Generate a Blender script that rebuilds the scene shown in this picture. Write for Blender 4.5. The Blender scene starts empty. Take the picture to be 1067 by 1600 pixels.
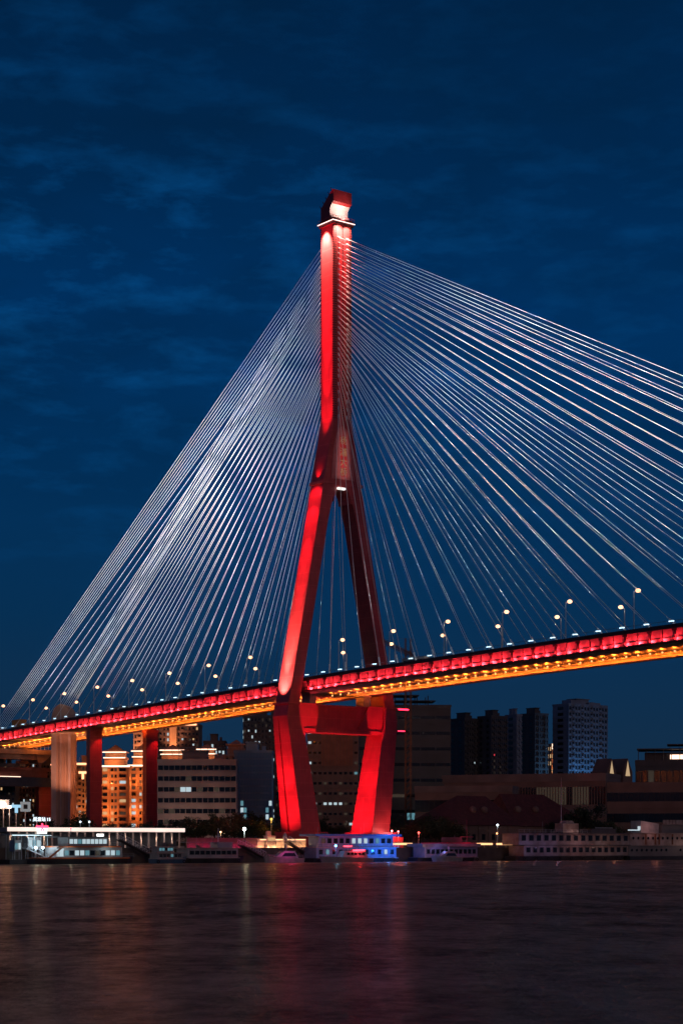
import bpy, math, random
from mathutils import Vector, Matrix
random.seed(7)
R = math.radians
SC = bpy.context.scene
COL = SC.collection

# ------------------------------------------------------------------ camera
F = 2950.0            # focal length in photo pixels (photo 1067 x 1600)
CZ = 5.5              # camera height over the water
HOR = 1320.0          # photo row of the horizon
cd = bpy.data.cameras.new('camera'); cam = bpy.data.objects.new('camera', cd); COL.objects.link(cam)
cam.location = (0, 0, CZ); cam.rotation_euler = (R(90), 0, 0)
cd.sensor_fit = 'VERTICAL'; cd.sensor_height = 36.0; cd.lens = 36.0*F/1600.0
cd.shift_y = (HOR-800.0)/1600.0
cd.clip_start = 1.0; cd.clip_end = 20000.0
SC.camera = cam
SC.view_settings.view_transform = 'Standard'; SC.view_settings.look = 'None'
SC.view_settings.exposure = 0.0; SC.view_settings.gamma = 1.0
SC.render.engine = 'CYCLES'
SC.cycles.use_denoising = True
SC.cycles.max_bounces = 4; SC.cycles.diffuse_bounces = 2; SC.cycles.glossy_bounces = 3
SC.cycles.sample_clamp_indirect = 4.0
SC.cycles.use_light_tree = True
SC.cycles.caustics_reflective = False; SC.cycles.caustics_refractive = False

# ------------------------------------------------------------------ world: dusk sky
W = bpy.data.worlds.new('World'); SC.world = W; W.use_nodes = True
nt = W.node_tree; N = nt.nodes; LK = nt.links
for n in list(N): N.remove(n)
out = N.new('ShaderNodeOutputWorld'); bg = N.new('ShaderNodeBackground')
tc = N.new('ShaderNodeTexCoord'); sep = N.new('ShaderNodeSeparateXYZ')
LK.new(tc.outputs['Generated'], sep.inputs[0])
ramp = N.new('ShaderNodeValToRGB'); cr = ramp.color_ramp
stops = [(0.0, (0.0075, 0.026, 0.058)), (0.05, (0.006, 0.027, 0.066)), (0.12, (0.002, 0.028, 0.084)),
         (0.20, (0.0005, 0.029, 0.102)), (0.27, (0.0003, 0.029, 0.112)), (0.33, (0.0003, 0.0215, 0.080)), (0.41, (0.0004, 0.0165, 0.060)), (1.0, (0.0006, 0.008, 0.022))]
cr.elements[0].position, cr.elements[0].color = stops[0][0], (*stops[0][1], 1)
cr.elements[1].position, cr.elements[1].color = stops[-1][0], (*stops[-1][1], 1)
for p, c in stops[1:-1]:
    e = cr.elements.new(p); e.color = (*c, 1)
LK.new(sep.outputs[2], ramp.inputs[0])
mp = N.new('ShaderNodeMapping'); mp.inputs['Scale'].default_value = (21, 10.0, 62.0)
LK.new(tc.outputs['Generated'], mp.inputs[0])
nz = N.new('ShaderNodeTexNoise'); nz.inputs['Scale'].default_value = 1.25; nz.inputs['Detail'].default_value = 7; nz.inputs['Roughness'].default_value = .58
nz.inputs['Distortion'].default_value = .15
LK.new(mp.outputs[0], nz.inputs['Vector'])
nr = N.new('ShaderNodeMapRange'); nr.inputs[1].default_value = .47; nr.inputs[2].default_value = .78
LK.new(nz.outputs[0], nr.inputs[0])
hm = N.new('ShaderNodeMapRange'); hm.inputs[1].default_value = .13; hm.inputs[2].default_value = .25   # clouds only higher up
LK.new(sep.outputs[2], hm.inputs[0])
mu = N.new('ShaderNodeMath'); mu.operation = 'MULTIPLY'; LK.new(nr.outputs[0], mu.inputs[0]); LK.new(hm.outputs[0], mu.inputs[1])
xl = N.new('ShaderNodeMapRange'); xl.inputs[1].default_value = .10; xl.inputs[2].default_value = -.16; xl.inputs[3].default_value = .32; xl.inputs[4].default_value = .9
LK.new(sep.outputs[0], xl.inputs[0])
ht = N.new('ShaderNodeMapRange'); ht.inputs[1].default_value = .31; ht.inputs[2].default_value = .37; ht.inputs[3].default_value = 1; ht.inputs[4].default_value = .35
LK.new(sep.outputs[2], ht.inputs[0]); mh = N.new('ShaderNodeMath'); mh.operation = 'MULTIPLY'; LK.new(xl.outputs[0], mh.inputs[0]); LK.new(ht.outputs[0], mh.inputs[1])
mu2 = N.new('ShaderNodeMath'); mu2.operation = 'MULTIPLY'; LK.new(mu.outputs[0], mu2.inputs[0]); LK.new(mh.outputs[0], mu2.inputs[1])
cm = N.new('ShaderNodeMix'); cm.data_type = 'RGBA'; cm.inputs['B'].default_value = (0.002, 0.075, 0.25, 1)
LK.new(mu2.outputs[0], cm.inputs['Factor']); LK.new(ramp.outputs[0], cm.inputs['A'])
nz2 = N.new('ShaderNodeTexNoise'); nz2.inputs['Scale'].default_value = .9; nz2.inputs['Detail'].default_value = 4
mp2 = N.new('ShaderNodeMapping'); mp2.inputs['Scale'].default_value = (9, 5, 24); mp2.inputs['Location'].default_value = (3.1, 7, 1.7)
LK.new(tc.outputs['Generated'], mp2.inputs[0]); LK.new(mp2.outputs[0], nz2.inputs['Vector'])
dr = N.new('ShaderNodeMapRange'); dr.inputs[1].default_value = .42; dr.inputs[2].default_value = .68; dr.inputs[3].default_value = 0; dr.inputs[4].default_value = .5
LK.new(nz2.outputs[0], dr.inputs[0])
mu3 = N.new('ShaderNodeMath'); mu3.operation = 'MULTIPLY'; LK.new(dr.outputs[0], mu3.inputs[0]); LK.new(hm.outputs[0], mu3.inputs[1])
dm = N.new('ShaderNodeMix'); dm.data_type = 'RGBA'; dm.inputs['B'].default_value = (0.0006, 0.014, 0.045, 1)
LK.new(mu3.outputs[0], dm.inputs['Factor']); LK.new(cm.outputs['Result'], dm.inputs['A'])
LK.new(dm.outputs['Result'], bg.inputs[0]); bg.inputs[1].default_value = 1.0
LK.new(bg.outputs[0], out.inputs[0])

# the last glow of the sun / city sky: one weak, very soft warm sun
sl = bpy.data.lights.new('sun', 'SUN'); so = bpy.data.objects.new('sun', sl); COL.objects.link(so)
sl.energy = 0.22; sl.color = (1.0, 0.62, 0.50); sl.angle = R(16)
so.rotation_euler = Vector((-.38, .86, -.25)).to_track_quat('-Z', 'Y').to_euler()

# ------------------------------------------------------------------ bridge frame
TA = R(52.4); CA, SA = math.cos(TA), math.sin(TA)
T0 = Vector((-1.8, 640.0, 0))
def L2W(a, t, z=0):
    return Vector((T0.x+CA*a+SA*t, T0.y-SA*a+CA*t, z))
def LT(u, a):                      # t on the line a=const seen in photo column u
    r = (u-533.5)/F
    return (r*(640-SA*a)+1.8-CA*a)/(SA-CA*r)
def SU(u, t):                      # a on the line t=const seen in photo column u
    r = (u-533.5)/F
    return (r*(640+CA*t)+1.8-SA*t)/(CA+SA*r)
def ZV(v, a, t):                   # height seen at photo row v
    return CZ+(HOR-v)*L2W(a, t).y/F

# ------------------------------------------------------------------ materials
MATS = {}
def mat(name, col, rough=.6, metal=0, var=.15, scale=.4, bump=0, emit=None, es=0, spec=.5, col2=None, coord='Object'):
    if name in MATS: return MATS[name]
    m = bpy.data.materials.new(name); m.use_nodes = True; t = m.node_tree; b = t.nodes['Principled BSDF']
    b.inputs['Base Color'].default_value = (*col, 1); b.inputs['Roughness'].default_value = rough
    b.inputs['Metallic'].default_value = metal; b.inputs['Specular IOR Level'].default_value = spec
    if emit:
        b.inputs['Emission Color'].default_value = (*emit, 1); b.inputs['Emission Strength'].default_value = es
        m.cycles.emission_sampling = 'NONE'
    if var:
        tcn = t.nodes.new('ShaderNodeTexCoord'); n = t.nodes.new('ShaderNodeTexNoise')
        n.inputs['Scale'].default_value = scale; n.inputs['Detail'].default_value = 6
        t.links.new(tcn.outputs[coord], n.inputs['Vector'])
        mx = t.nodes.new('ShaderNodeMix'); mx.data_type = 'RGBA'
        c2 = col2 or tuple(max(0, x*(1-2*var)) for x in col)
        mr = t.nodes.new('ShaderNodeMapRange'); mr.inputs[1].default_value = .35; mr.inputs[2].default_value = .65
        t.links.new(n.outputs[0], mr.inputs[0]); t.links.new(mr.outputs[0], mx.inputs['Factor'])
        mx.inputs['A'].default_value = (*col, 1); mx.inputs['B'].default_value = (*c2, 1)
        t.links.new(mx.outputs['Result'], b.inputs['Base Color'])
        if bump:
            bp = t.nodes.new('ShaderNodeBump'); bp.inputs['Strength'].default_value = bump; bp.inputs['Distance'].default_value = .1
            t.links.new(n.outputs[0], bp.inputs['Height']); t.links.new(bp.outputs[0], b.inputs['Normal'])
    MATS[name] = m; return m
def glow(name, col, es):           # things that give off light themselves
    return mat(name, (.02, .02, .02), .5, var=0, emit=col, es=es)

m_red = mat('bridge red paint', (.52, .060, .062), .42, var=.12, scale=.25)
# faint joint lines of the steel / concrete lifts
t_ = m_red.node_tree; b_ = t_.nodes['Principled BSDF']
g_ = t_.nodes.new('ShaderNodeTexCoord'); s_ = t_.nodes.new('ShaderNodeSeparateXYZ'); t_.links.new(g_.outputs['Object'], s_.inputs[0])
md = t_.nodes.new('ShaderNodeMath'); md.operation = 'MODULO'; md.inputs[1].default_value = 4.4; t_.links.new(s_.outputs[2], md.inputs[0])
ls = t_.nodes.new('ShaderNodeMath'); ls.operation = 'LESS_THAN'; ls.inputs[1].default_value = .22; t_.links.new(md.outputs[0], ls.inputs[0])
mx_ = t_.nodes.new('ShaderNodeMix'); mx_.data_type = 'RGBA'
t_.links.new(b_.inputs['Base Color'].links[0].from_socket, mx_.inputs['A']); mx_.inputs['B'].default_value = (.60, .11, .10, 1)
fm = t_.nodes.new('ShaderNodeMath'); fm.operation = 'MULTIPLY'; fm.inputs[1].default_value = .55; t_.links.new(ls.outputs[0], fm.inputs[0])
t_.links.new(fm.outputs[0], mx_.inputs['Factor'])
ms_ = t_.nodes.new('ShaderNodeMapping'); ms_.inputs['Scale'].default_value = (1.6, 1.6, .07); t_.links.new(g_.outputs['Object'], ms_.inputs[0])
ns_ = t_.nodes.new('ShaderNodeTexNoise'); ns_.inputs['Scale'].default_value = 1; ns_.inputs['Detail'].default_value = 5; t_.links.new(ms_.outputs[0], ns_.inputs['Vector'])
rs_ = t_.nodes.new('ShaderNodeMapRange'); rs_.inputs[1].default_value = .48; rs_.inputs[2].default_value = .75; rs_.inputs[4].default_value = .55; t_.links.new(ns_.outputs[0], rs_.inputs[0])
m2_ = t_.nodes.new('ShaderNodeMix'); m2_.data_type = 'RGBA'; m2_.inputs['B'].default_value = (.30, .03, .03, 1)     # rain streaks down the paint
t_.links.new(mx_.outputs['Result'], m2_.inputs['A']); t_.links.new(rs_.outputs[0], m2_.inputs['Factor']); t_.links.new(m2_.outputs['Result'], b_.inputs['Base Color'])
m_dkred = mat('dark red steel', (.10, .012, .014), .6)
m_plaque = mat('rose plaque stone', (.62, .16, .15), .5, var=.08, scale=.8)
m_gold = mat('gilded letters', (.75, .62, .30), .35, metal=.3, var=0)
m_panel = mat('fascia panel paint', (.60, .22, .22), .5, var=.2, scale=.6)
m_black = mat('black steel', (.012, .012, .014), .6, var=.1)
m_girder = mat('girder paint', (.62, .50, .40), .5, var=.18, scale=.5)
m_soffit = mat('deck soffit concrete', (.30, .22, .17), .8, scale=.3)
m_asph = mat('asphalt', (.05, .05, .052), .85, scale=.5)
m_conc = mat('concrete', (.32, .29, .27), .85, var=.15, scale=.3)
m_cable = mat('white cable sheath', (.86, .87, .87), .45, var=0)
m_rail = mat('grey railing steel', (.30, .33, .36), .5, metal=.3, var=.05)
m_pole = mat('galvanised pole', (.55, .57, .58), .45, metal=.2, var=.05)
g_blue = glow('cool white lens', (.55, .82, 1.0), 3.5)
g_sod = glow('lamp globe', (1.0, .50, .26), 3.0)
g_white = glow('white light', (1, .97, .92), 4)
g_strip = glow('rose white strip', (1, .72, .66), 6)
g_orange = glow('amber lens', (1, .45, .12), 8)
g_redl = glow('red beacon', (1, .02, .06), 6)

# ------------------------------------------------------------------ mesh builder
class MB:
    def __init__(s): s.v = []; s.f = []; s.m = []
    def add(s, vs, fs, mi=0):
        o = len(s.v); s.v += [tuple(p) for p in vs]; s.f += [tuple(o+i for i in f) for f in fs]; s.m += [mi]*len(fs)
    def box(s, x0, x1, y0, y1, z0, z1, mi=0):
        s.add([(x0,y0,z0),(x1,y0,z0),(x1,y1,z0),(x0,y1,z0),(x0,y0,z1),(x1,y0,z1),(x1,y1,z1),(x0,y1,z1)],
              [(3,2,1,0),(4,5,6,7),(0,1,5,4),(1,2,6,5),(2,3,7,6),(3,0,4,7)], mi)
    def hexa(s, b, t, mi=0):       # bottom 4, top 4 points
        s.add(list(b)+list(t), [(3,2,1,0),(4,5,6,7),(0,1,5,4),(1,2,6,5),(2,3,7,6),(3,0,4,7)], mi)
    def loft(s, rings, mi=0, cap=True):
        n = len(rings[0]); o = len(s.v)
        for r in rings: s.v += [tuple(p) for p in r]
        for k in range(len(rings)-1):
            for i in range(n):
                j = (i+1) % n
                s.f.append((o+k*n+i, o+k*n+j, o+(k+1)*n+j, o+(k+1)*n+i)); s.m.append(mi)
        if cap:
            s.f.append(tuple(o+i for i in reversed(range(n)))); s.m.append(mi)
            s.f.append(tuple(o+(len(rings)-1)*n+i for i in range(n))); s.m.append(mi)
    def tube(s, p0, p1, r0, r1=None, n=6, mi=0):
        p0, p1 = Vector(p0), Vector(p1); r1 = r0 if r1 is None else r1
        d = (p1-p0).normalized(); u = d.orthogonal().normalized(); w = d.cross(u)
        rg = []
        for p, r in ((p0, r0), (p1, r1)):
            rg.append([p+(u*math.cos(2*math.pi*i/n)+w*math.sin(2*math.pi*i/n))*r for i in range(n)])
        s.loft(rg, mi)
    def prism(s, poly, y0, y1, mi=0):  # polygon in (x,z) extruded along y
        s.loft([[(x, y0, z) for x, z in poly], [(x, y1, z) for x, z in poly]], mi)
    def sphere(s, c, r, mi=0, n=8, k=5, sz=1):
        c = Vector(c); rg = []
        for i in range(k+1):
            a = math.pi*i/k; rr = max(r*math.sin(a), r*.02)
            rg.append([c+Vector((rr*math.cos(2*math.pi*j/n), rr*math.sin(2*math.pi*j/n), -r*sz*math.cos(a))) for j in range(n)])
        s.loft(rg, mi)
    def mesh(s, name, mats):
        me = bpy.data.meshes.new(name); me.from_pydata(s.v, [], s.f)
        for m in (mats if isinstance(mats, (list, tuple)) else [mats]): me.materials.append(m)
        me.polygons.foreach_set('material_index', s.m)
        import bmesh
        bm = bmesh.new(); bm.from_mesh(me); bmesh.ops.recalc_face_normals(bm, faces=bm.faces[:]); bm.to_mesh(me); bm.free()
        me.update(); return me
    def build(s, name, mats, parent=None, loc=(0,0,0), rz=0):
        return link(name, s.mesh(name, mats), parent, loc, rz)
def link(name, me, parent=None, loc=(0,0,0), rz=0):
    o = bpy.data.objects.new(name, me); COL.objects.link(o); o.parent = parent
    o.location = loc; o.rotation_euler = (0, 0, rz); return o
def thing(name, label, cat, a, t, z=0, rot=0, group=None):
    o = bpy.data.objects.new(name, None); COL.objects.link(o); o.empty_display_size = 2
    o.location = L2W(a, t, z); o.rotation_euler = (0, 0, -TA+rot)
    o['label'] = label; o['category'] = cat
    if group: o['group'] = group
    return o
def struct(o): o['kind'] = 'structure'; return o
def copytree(o, parent=None):
    c = o.copy(); COL.objects.link(c); c.parent = parent
    for ch in o.children: copytree(ch, c)
    return c
def lamp(kind, name, parent, loc, power, col, target=None, ang=60, blend=.4, rad=.15, fall=None, size=None):
    l = bpy.data.lights.new(name, kind); l.energy = power; l.color = col
    if kind == 'AREA':
        l.shape = 'RECTANGLE'; l.size, l.size_y = size
    else: l.shadow_soft_size = rad
    if kind == 'SPOT': l.spot_size = R(ang); l.spot_blend = blend
    if fall:
        l.use_nodes = True; tt = l.node_tree; e = tt.nodes['Emission']; lf = tt.nodes.new('ShaderNodeLightFalloff')
        lf.inputs['Strength'].default_value = 1.0; tt.links.new(lf.outputs[fall], e.inputs['Strength'])
    o = bpy.data.objects.new(name, l); COL.objects.link(o); o.parent = parent; o.location = loc
    if target is not None:
        o.rotation_euler = (Vector(target)-Vector(loc)).to_track_quat('-Z', 'Y').to_euler()
    return o
def text_mesh(body, size, m, name, extrude=.06, rot=None):
    c = bpy.data.curves.new(name, 'FONT'); c.body = body; c.size = size; c.extrude = extrude
    c.align_x = 'CENTER'; c.align_y = 'CENTER'; c.resolution_u = 3
    o = bpy.data.objects.new(name, c); COL.objects.link(o)
    dg = bpy.context.evaluated_depsgraph_get(); dg.update()
    me = bpy.data.meshes.new_from_object(o.evaluated_get(dg)); bpy.data.objects.remove(o)
    # text lies in XY facing +Z -> stand up facing +X (local river side), reading towards +Y
    me.transform(Matrix(((0,0,1,0),(1,0,0,0),(0,1,0,0),(0,0,0,1))))
    me.materials.clear(); me.materials.append(m); me.name = name
    return me

# ------------------------------------------------------------------ setting: water, ground, road
def water_mat():
    m = bpy.data.materials.new('river water'); m.use_nodes = True; t = m.node_tree; n_ = t.nodes; lk = t.links
    n_.remove(n_['Principled BSDF']); o = n_['Material Output']
    df = n_.new('ShaderNodeBsdfDiffuse'); gl = n_.new('ShaderNodeBsdfAnisotropic' if False else 'ShaderNodeBsdfGlossy'); mx = n_.new('ShaderNodeMixShader')
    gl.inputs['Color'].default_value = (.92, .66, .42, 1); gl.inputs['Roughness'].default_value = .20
    g = n_.new('ShaderNodeTexCoord')
    def noise(sc, det, rough, loc=(0,0,0)):
        mpn = n_.new('ShaderNodeMapping'); mpn.inputs['Scale'].default_value = sc; mpn.inputs['Location'].default_value = loc
        lk.new(g.outputs['Object'], mpn.inputs[0])
        n = n_.new('ShaderNodeTexNoise'); n.inputs['Scale'].default_value = 1; n.inputs['Detail'].default_value = det; n.inputs['Roughness'].default_value = rough
        lk.new(mpn.outputs[0], n.inputs['Vector']); return n
    def mth(op, a, b):
        q = n_.new('ShaderNodeMath'); q.operation = op
        for k, x in enumerate((a, b)):
            if isinstance(x, (int, float)): q.inputs[k].default_value = x
            else: lk.new(x, q.inputs[k])
        return q.outputs[0]
    def rng(x, a, b, c, d):
        q = n_.new('ShaderNodeMapRange'); lk.new(x, q.inputs[0])
        for k, v in enumerate((a, b, c, d)): q.inputs[k+1].default_value = v
        return q.outputs[0]
    chop = noise((.9, .55, 1), 6, .65).outputs[0]          # short chop
    swell = noise((.17, .075, 1), 5, .62, (4, 2, 0)).outputs[0]
    slick = noise((.022, .011, 1), 5, .62, (1, 9, 0)).outputs[0]   # wind-ruffled patches and slicks
    h = mth('ADD', mth('MULTIPLY', chop, .34), mth('MULTIPLY', swell, 1.0))
    bp = n_.new('ShaderNodeBump'); bp.inputs['Strength'].default_value = 1; bp.inputs['Distance'].default_value = .8
    lk.new(h, bp.inputs['Height']); lk.new(bp.outputs[0], gl.inputs['Normal']); 
    b2 = n_.new('ShaderNodeBump'); b2.inputs['Strength'].default_value = 1; b2.inputs['Distance'].default_value = 4.0
    lk.new(h, b2.inputs['Height']); lk.new(b2.outputs[0], df.inputs['Normal'])
    silt_ripple_tone = mth('ADD', mth('ADD', mth('MULTIPLY', rng(swell, .40, .60, 0, 1), .40), mth('MULTIPLY', rng(chop, .40, .60, 0, 1), .25)), mth('MULTIPLY', rng(slick, .38, .62, 0, 1), .35))  # ripple light and dark painted into the colour, beyond real silt variation
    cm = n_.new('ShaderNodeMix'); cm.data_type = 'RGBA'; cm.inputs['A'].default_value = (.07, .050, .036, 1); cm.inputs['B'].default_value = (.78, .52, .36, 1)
    lk.new(silt_ripple_tone, cm.inputs['Factor']); lk.new(cm.outputs['Result'], df.inputs['Color'])
    fr = n_.new('ShaderNodeFresnel'); fr.inputs['IOR'].default_value = 1.33; lk.new(bp.outputs[0], fr.inputs['Normal'])
    fac = mth('MULTIPLY', fr.outputs[0], rng(mth('ADD', mth('MULTIPLY', slick, .5), mth('MULTIPLY', swell, .5)), .38, .62, .07, .34))
    lk.new(fac, mx.inputs[0]); lk.new(df.outputs[0], mx.inputs[1]); lk.new(gl.outputs[0], mx.inputs[2]); lk.new(mx.outputs[0], o.inputs[0])
    return m
mb = MB()
QA = 24.0                                     # quay line
wv = [L2W(QA, -900), L2W(QA, 1500), Vector((1500, -200, 0)), Vector((-900, -200, 0))]
mb.add([(p.x, p.y, 0) for p in wv], [(0, 1, 2, 3)])
struct(mb.build('river_water', water_mat()))
m_ground = mat('dark ground', (.07, .06, .05), .95, var=.2, scale=.05, bump=.3)
mb = MB()
gv = [L2W(QA, -1500), L2W(QA, 3000), L2W(-9000, 9000), L2W(-9000, -9000)]
mb.add([(p.x, p.y, 4.2) for p in gv], [(3, 2, 1, 0)])
struct(mb.build('ground', m_ground))
mb = MB()
mb.add([(*L2W(a, t).xy, 4.21) for a, t in ((21, -400), (21, 700), (4, 700), (4, -400))], [(0, 1, 2, 3)])
struct(mb.build('promenade_pavement', m_conc))
mb = MB(); mb.box(QA-.6, QA+.25, -500, 900, -2, 4.25); mb.box(QA-.8, QA+.4, -500, 900, 4.25, 4.6)
qw = mb.build('quay_wall', mat('quay stone', (.12, .10, .09), .9, scale=.4)); qw.location = L2W(0, 0); qw.rotation_euler = (0, 0, -TA)
qw['label'] = 'dark stone quay wall along the far river bank behind the boats'; qw['category'] = 'wall'

# ------------------------------------------------------------------ the bridge
BR = thing('cable_stayed_bridge', 'cable-stayed bridge with a red floodlit pylon and a fan of white cables', 'bridge', 0, 0, -.5)
ZP = [(-420, 44.5), (-330, 49.2), (-271, 52.0), (-213, 54.6), (-159, 56.5), (-111, 58.0), (-65, 59.6), (12, 62.0), (76, 63.3), (143, 64.2), (220, 64.8), (300, 65.0), (420, 64.6), (620, 61)]
def zt(s):
    for (x0, z0), (x1, z1) in zip(ZP, ZP[1:]):
        if s <= x1:
            k = (s-x0)/(x1-x0); return z0+(z1-z0)*k
    return ZP[-1][1]
# pylon ------------------------------------------------------
HA = 3.55
def ring(t0, t1, z, ha=HA): return [(-ha, t0, z), (ha, t0, z), (ha, t1, z), (-ha, t1, z)]
mb = MB()   # column with splayed shoulders down to the ledge
mb.loft([ring(-8.0, 8.0, 128), ring(-6.6, 6.6, 135), ring(-5.2, 5.2, 141.6), ring(-3.95, 3.95, 148.6), ring(-3.85, 3.85, 150.5), ring(-3.85, 3.85, 215)])
for k_, (a_, t_s) in enumerate(((HA, -3.5), (HA, -2.85), (HA, .1), (HA, 3.15), (HA, 3.62), (-HA+.25, -3.85), (HA-.2, -3.85))):
    z = 149.5
    while z < 214.5:      # ladder-like strips of dark studs
        if k_ < 5: mb.box(a_-.02, a_+.16, t_s-.15, t_s+.15, z, z+.38, 1)
        else: mb.box(a_-.14, a_+.14, t_s-.16, t_s+.02, z, z+.38, 1)
        z += .8
mb.build('pylon_column', [m_red, m_black], BR)
mb = MB()
mb.box(-HA-.25, HA+.25, -8.5, 8.5, 127.2, 128.2)
mb.build('shoulder_ledge', m_red, BR)
for sg in (-1, 1):
    mb = MB()  # upper leg: ledge -> deck level
    secs = [(127.2, 8.0, .6 if False else 3.1, HA), (124.5, 8.6, 3.6, HA), (120, 9.3, 4.8, HA), (115, 10.3, 6.1, HA), (80, 17.2, 13.0, HA+.1), (53, 22.6, 18.2, HA+.2)]
    mb.loft([ring(sg*o_, sg*i_, z, h) for z, o_, i_, h in secs])
    mb.build('pylon_upper_leg', m_red, BR)
    mb = MB()  # arch springing at the fork, solid between legs at the top
    pts = []
    for k in range(7):
        a_ = math.pi/2*k/6
        pts.append((sg*(3.7*math.sin(a_)), 121.5+5.2*math.cos(a_)))
    poly = [(0, 127.2)]+pts+[(sg*3.9, 121.5), (sg*3.9, 127.2)]
    mb.loft([[(-HA+.01, t, z) for t, z in poly], [(HA-.01, t, z) for t, z in poly]])
    mb.build('fork_arch', m_red, BR)
    mb = MB()
    mb.box(-HA-.9, HA+.9, *(sorted((sg*23.3, sg*17.6))), 52.6, 53.3)
    mb.build('leg_ledge', m_red, BR)
    # lower leg, deck -> pile cap, bent inwards, widening
    lo = [(52.6, 22.7, 17.7, HA+.4), (48.8, 23.4, 17.3, HA+.5), (44, 22.8, 16.6, HA+.8), (10, 18.6, 10.8, 5.8)]
    mb = MB()
    rings = []
    for z, o_, i_, h in lo:
        # outer face carries a tall slot between two ribs: 8-point section
        d = .0 if z > 46 else .9
        g0, g1 = -.55*1, .55
        if z > 43: g0, g1 = -.25, .25
        sh = -h*.28
        rings.append([(-h, sg*o_, z), (sh+g0, sg*o_, z), (sh+g0, sg*(o_-d), z), (sh+g1, sg*(o_-d), z), (sh+g1, sg*o_, z), (h, sg*o_, z), (h, sg*i_, z), (-h, sg*i_, z)])
    mb.loft(rings)
    mb.build('pylon_lower_leg', m_red, BR)
    mb = MB()
    mb.box(-9, 9, *(sorted((sg*22, sg*7.5))), 4, 8.6); mb.box(-7.4, 7.4, *(sorted((sg*20.3, sg*9.2))), 8.6, 10.3)
    mb.build('pile_cap', m_red, BR)
mb = MB()
# cross beam with added end plates: polygon in (t,z)
pl = [(-17.8, 53.0), (17.8, 53.0), (17.6, 44.2), (-17.6, 44.2)]
mb.loft([[(-HA+.5, t, z) for t, z in pl], [(HA-.35, t, z) for t, z in pl]])
for sg in (-1, 1):   # plates added in the shape of the lit patches, proud of the beam
    g = [(sg*17.8, 53.2), (sg*11.2, 53.2), (sg*6.4, 44.9), (sg*17.5, 44.9)]
    mb.loft([[(HA-.35, t, z) for t, z in g], [(HA+.15, t, z) for t, z in g]])
mb.box(-HA, HA+.5, -17.6, 17.6, 43.6, 44.8)
mb.build('cross_beam', m_red, BR)
mb = MB()
mb = MB(); mb.box(-2.2, 2.2, -1.3, 1.3, 53, 57.0); mb.box(-2.6, 2.6, -1.6, 1.6, 56.4, 56.9); bm_ = mb.mesh('bridge_bearing', m_girder)
for k in (-1, 1): link('bridge_bearing', bm_, BR, (0, k*11.5, 0))
# head -------------------------------------------------------
mb = MB()
cx, cz, cr_ = HA+.55, 219.75, 2.75
arc = [(cx-math.sqrt(max(cr_**2-(zz-cz)**2, 0)), zz) for zz in [217.75+5.1*i/14 for i in range(15)]]
prof = [(-HA, 217.2), (HA, 217.2), (HA, 217.7)]+[(min(x, HA), z) for x, z in arc]+[(HA, 223.1), (HA, 228.2), (2.6, 228.2), (-HA, 222.6)]
n0 = len(mb.v)
# triangulate-friendly: split into convex slices along z instead of one concave cap
def left_x(z):
    return -HA if z <= 221.6 else -HA+(z-221.6)/(226.6-221.6)*(2.6+HA)
def right_x(z):
    if abs(z-cz) < cr_: return min(HA, cx-math.sqrt(cr_**2-(z-cz)**2))
    return HA
zs = [217.2]+[cz-cr_+2*cr_*i/24 for i in range(1, 24)]+[222.7, 224, 225.3, 226.1, 226.6]
zs = sorted(z for z in zs if z >= 217.2)
mb.loft([[(left_x(z), -3.85, z), (right_x(z), -3.85, z), (right_x(z), 3.85, z), (left_x(z), 3.85, z)] for z in zs])
head = mb.build('pylon_head', mat('head dark red paint', (.40, .03, .035), .5), BR)
mb = MB()      # white reflecting lining of the scoop
zz = [z for z in zs if abs(z-cz) < cr_-.25]
for z0, z1 in zip(zz, zz[1:]):
    mb.add([(right_x(z0)+.06, -3.80, z0), (right_x(z0)+.06, 3.80, z0), (right_x(z1)+.06, 3.80, z1), (right_x(z1)+.06, -3.80, z1)], [(0, 1, 2, 3)])
mb.build('scoop_lining', mat('white enamel', (.8, .72, .70), .5, var=.05), head)
for k in range(5):
    mb = MB(); f_ = k/4; mb.tube((-HA+f_*6, -3.7, 221.7+f_*4.8), (-HA-.6+f_*6, -3.7, 222.7+f_*4.8), .12)
    mb.build('aerial_stub', m_dkred, head)
mb = MB()
mb.box(-HA-.75, HA+.75, -4.6, 4.6, 216.1, 216.5); mb.box(-HA-.5, HA+.5, -4.3, 4.3, 215, 216.1); mb.box(-HA-.2, HA+.2, -4.1, 4.1, 216.6, 217.2)
cap = mb.build('top_ledge', m_dkred, BR)
mb = MB()
for a0, a1, t0, t1 in ((HA+.75, HA+.85, -4.6, 4.7), (-HA-.75, HA+.85, -4.7, -4.6)):
    mb.box(a0, a1, t0, t1, 215.88, 216.12)
mb.build('light_strip', glow('rose strip', (1, .60, .55), 3), cap)
mb = MB()
for t in [-4.5+9.0*i/8 for i in range(9)]: mb.tube((HA+.65, t, 216.5), (HA+.65, t, 217.6), .06, n=4)
for a in [-HA-.6+8.3*i/8 for i in range(9)]: mb.tube((a, -4.5, 216.5), (a, -4.5, 217.6), .06, n=4)
mb.tube((HA+.65, -4.5, 217.6), (HA+.65, 4.5, 217.6), .06, n=4); mb.tube((HA+.65, -4.5, 217.6), (-HA-.65, -4.5, 217.6), .06, n=4)
mb.build('railing', m_red, cap)
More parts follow.
